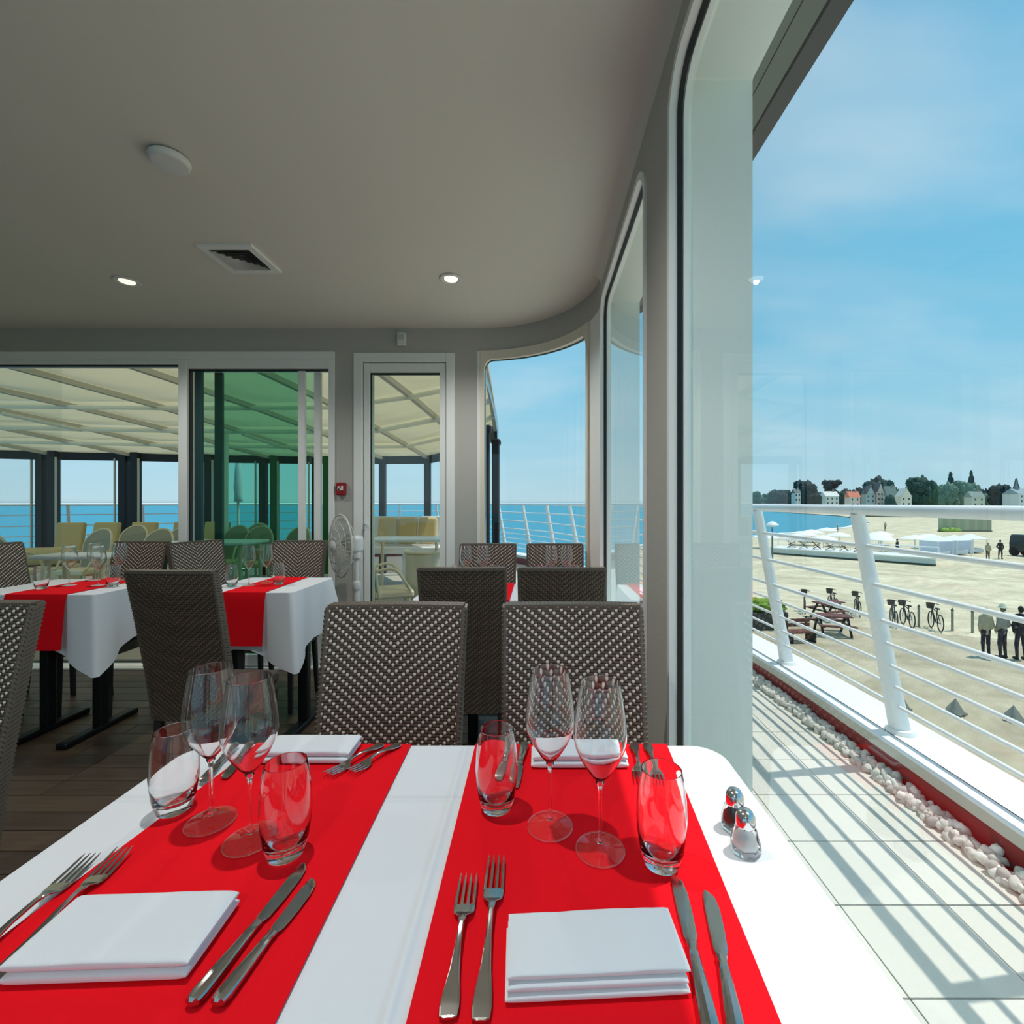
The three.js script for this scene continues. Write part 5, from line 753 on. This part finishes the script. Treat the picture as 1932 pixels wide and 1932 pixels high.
// ---------- terrace furniture ----------
{
  const mkRound = () => {
    const t = thing('terrace_armchair', '', 'chair', V(0, 0, 0), 0, 'round backed wicker terrace chairs'); const arch = (w, h, r) => { const a = [[-w, 0]]; for (let i = 0; i <= 16; i++) { const q = Math.PI - (i / 16) * Math.PI; a.push([Math.cos(q) * w, h - r + Math.sin(q) * r]); } a.push([w, 0]); return a; };
    const s = new THREE.Shape(arch(0.155, 0.46, 0.17).map((p) => new THREE.Vector2(...p))), g = new THREE.ExtrudeGeometry(s, { depth: 0.02, bevelEnabled: true, bevelSize: 0.004, bevelThickness: 0.004, bevelSegments: 1 }); g.translate(0, 0.40, -0.16); const p = g.attributes.position; for (let i = 0; i < p.count; i++) p.setZ(i, p.getZ(i) + 2.2 * p.getX(i) ** 2 - (p.getY(i) - 0.4) * 0.16); g.computeVertexNormals(); part(t, 'back_panel', g, M.wickerGrey);
    part(t, 'back_rim', tube(arch(0.16, 0.47, 0.175).map((q) => new THREE.Vector3(q[0], q[1] + 0.40, -0.15 + 2.2 * q[0] ** 2 - q[1] * 0.16)), 0.012, 40, 8), M.beige);
    part(t, 'seat', new RoundedBoxGeometry(0.33, 0.06, 0.32, 2, 0.02).translate(0, 0.42, 0.02), M.beige); for (const s of [-1, 1]) { part(t, 'arm', tube([new THREE.Vector3(s * 0.16, 0.62, -0.13), new THREE.Vector3(s * 0.19, 0.63, 0.02), new THREE.Vector3(s * 0.175, 0.45, 0.15)], 0.012, 16, 6), M.beige); for (const z of [-0.12, 0.14]) part(t, 'leg', bar(new THREE.Vector3(s * 0.15, 0, z), new THREE.Vector3(s * 0.14, 0.41, z), 0.013, 8), M.beige); } return t;
  };
  const r = mkRound(); const L = [[-5.65, 5.05, 'round backed wicker chair at the far left of the terrace'], [-5.0, 5.15, 'round backed wicker chair left of the terrace glasses view'], [-5.3, 6.0, 'round backed wicker chair in the second row, behind the leftmost table glasses'], [-4.3, 5.15, 'round backed wicker chair above the dark chair at the leftmost table'], [-4.55, 5.75, 'round backed wicker chair with raised back left of the white mullion'], [-4.0, 6.55, 'round backed wicker chair partly behind the white mullion'], [-3.9, 5.9, 'round backed chair behind green glass, leftmost'], [-3.5, 5.75, 'round backed chair behind green glass, centre'], [-2.98, 5.62, 'round backed chair behind green glass, rightmost'], [-1.25, 3.95, 'wicker chair just outside the glass door, left side']];
  L.forEach((s, i) => { const turn = [2.9, 3.2, 3.0, 3.1, 3.3, 3.0, 3.1, 3.0, 3.3, 1.2][i]; if (!i) { r.position.copy(V(s[0], 0.005, s[1])); r.rotation.y = turn; r.userData.label = s[2]; } else dup(r, V(s[0], 0.005, s[1]), turn, s[2]); });
  const q = thing('square_back_chair', '', 'chair', V(0, 0, 0), 0, 'tan square backed terrace chairs'); part(q, 'back_cushion', new RoundedBoxGeometry(0.36, 0.42, 0.07, 3, 0.025).rotateX(-0.15).translate(0, 0.68, -0.15), M.tan); part(q, 'seat_cushion', new RoundedBoxGeometry(0.38, 0.12, 0.36, 3, 0.04).translate(0, 0.42, 0.03), M.tan); part(q, 'frame', [new THREE.BoxGeometry(0.36, 0.05, 0.34).translate(0, 0.33, 0.02)], M.beige); for (const x of [-0.16, 0.16]) for (const z of [-0.13, 0.16]) part(q, 'leg', bar(new THREE.Vector3(x, 0, z), new THREE.Vector3(x, 0.33, z), 0.014, 8), M.beige);
  [[-6.65, 6.5, 0.1, 'tan square backed chair next to the leftmost awning post'], [-6.2, 6.55, 0, 'tan square backed chair second from the left by the railing'], [-5.7, 6.6, 0, 'tan square backed chair third from the left by the railing'], [-5.2, 6.7, -0.1, 'tan square backed chair fourth from the left, near the mullion'], [-4.75, 6.75, 0, 'tan square backed chair seen behind the white mullion']].forEach((s, i) => { if (!i) { q.position.copy(V(s[0], 0.005, s[1])); q.rotation.y = s[2]; q.userData.label = s[3]; } else dup(q, V(s[0], 0.005, s[1]), s[2], s[3]); });
  const so = thing('wicker_sofa', 'low tan wicker sofa with a thick rounded seat outside the sliding doors', 'sofa', V(-6.3, 0.005, 5.85), 0.3); part(so, 'seat', new RoundedBoxGeometry(0.75, 0.2, 0.42, 4, 0.09).translate(0, 0.5, 0), M.tan); part(so, 'base', new RoundedBoxGeometry(0.72, 0.36, 0.4, 2, 0.03).translate(0, 0.2, 0), M.beige);
  const be = thing('white_bench', 'long white bench outside the glass door below three cushions', 'bench', V(-1.9, 0.005, 6.85), 0); part(be, 'seat', new RoundedBoxGeometry(1.7, 0.1, 0.45, 2, 0.02).translate(0, 0.5, 0.1), M.whitePaint); part(be, 'backrest', new RoundedBoxGeometry(1.7, 0.46, 0.05, 2, 0.015).translate(0, 0.74, -0.14), M.whitePaint); for (const x of [-0.75, 0, 0.75]) part(be, 'leg', new THREE.BoxGeometry(0.05, 0.45, 0.35).translate(x, 0.225, 0.05), M.whitePaint);
  const cu = thing('bench_cushion', 'tan square cushion on the white bench, left of three', 'cushion', V(-2.17, 0.575, 6.72), 0, 'tan cushions on the white bench'); part(cu, 'cover', new RoundedBoxGeometry(0.27, 0.38, 0.09, 4, 0.04).rotateX(-0.18).translate(0, 0.2, -0.02), M.tan); part(cu, 'piping', tube([[-0.1, 0.02], [0.1, 0.02], [0.12, 0.04], [0.12, 0.36], [0.1, 0.38], [-0.1, 0.38], [-0.12, 0.36], [-0.12, 0.04]].map((p) => new THREE.Vector3(p[0], p[1], -0.02 - (p[1] - 0.2) * 0.18)), 0.006, 60, 5, true), M.beige);
  dup(cu, V(-1.88, 0.575, 6.72), 0, 'tan square cushion on the white bench, middle of three'); dup(cu, V(-1.59, 0.575, 6.72), 0, 'tan square cushion on the white bench, right of three');
  const tt = (label, x, d, w, dd) => { const t = thing('terrace_table', label, 'table', V(x, 0.005, d)); part(t, 'tabletop', new RoundedBoxGeometry(w, 0.035, dd, 2, 0.015).translate(0, 0.735, 0), M.whitePaint); for (const s of [-1, 1]) for (const z of [-1, 1]) part(t, 'leg', bar(new THREE.Vector3(s * (w / 2 - 0.06), 0, z * (dd / 2 - 0.06)), new THREE.Vector3(s * (w / 2 - 0.08), 0.72, z * (dd / 2 - 0.08)), 0.02, 8), M.beige); };
  tt('white terrace table outside the glass door', -1.55, 5.6, 0.9, 0.5); tt('white terrace table behind the green sliding glass', -3.55, 5.15, 0.9, 0.5); tt('white terrace table outside the wide opening', -3.75, 3.85, 0.6, 0.3);
  const cp = thing('closed_parasol', 'closed white parasol standing beyond the green sliding glass', 'parasol', V(-5.3, 0.0, 8.25)); part(cp, 'pole', bar(new THREE.Vector3(0, 0.02, 0), new THREE.Vector3(0, 2.05, 0), 0.022, 8), M.whitePaint); part(cp, 'folded_canopy', lathe([[0.001, 2.0], [0.03, 1.98], [0.055, 1.75], [0.075, 1.45], [0.06, 1.3], [0.07, 1.2], [0.02, 1.18]], 9), M.whiteCloth); part(cp, 'foot', lathe([[0.001, 0.05], [0.16, 0.04], [0.18, 0], [0.001, 0]], 20), M.whitePaint);
  const o = thing('tub_chair', 'pale tub chair with a rounded back close outside the glass door', 'chair', V(-1.05, 0.005, 4.35), 0); part(o, 'shell', grid(24, 6, (u, v) => { const a = (u - 0.5) * 3.6 + Math.PI * 0.5, R0 = 0.18; return new THREE.Vector3(Math.cos(a) * R0, 0.3 + 0.42 * v, Math.sin(a) * R0); }), std(rgb(206, 198, 172), 0.8, { side: THREE.DoubleSide })); part(o, 'rim', tube(Array.from({ length: 15 }, (_, i) => { const a = (i / 14 - 0.5) * 3.6 + Math.PI * 0.5; return new THREE.Vector3(Math.cos(a) * 0.18, 0.72, Math.sin(a) * 0.18); }), 0.014, 30, 6), M.beige); part(o, 'seat', lathe([[0.001, 0.46], [0.15, 0.45], [0.165, 0.42], [0.16, 0.3], [0.001, 0.3]], 24), M.beige); for (let i = 0; i < 4; i++) part(o, 'leg', bar(new THREE.Vector3(Math.cos(i * 1.57 + 0.78) * 0.14, 0, Math.sin(i * 1.57 + 0.78) * 0.14), new THREE.Vector3(Math.cos(i * 1.57 + 0.78) * 0.12, 0.3, Math.sin(i * 1.57 + 0.78) * 0.12), 0.012, 8), M.leg);
}

scene.traverse((o) => { if (o.isMesh) { o.castShadow = true; o.receiveShadow = true; } });
renderer.render(scene, camera);
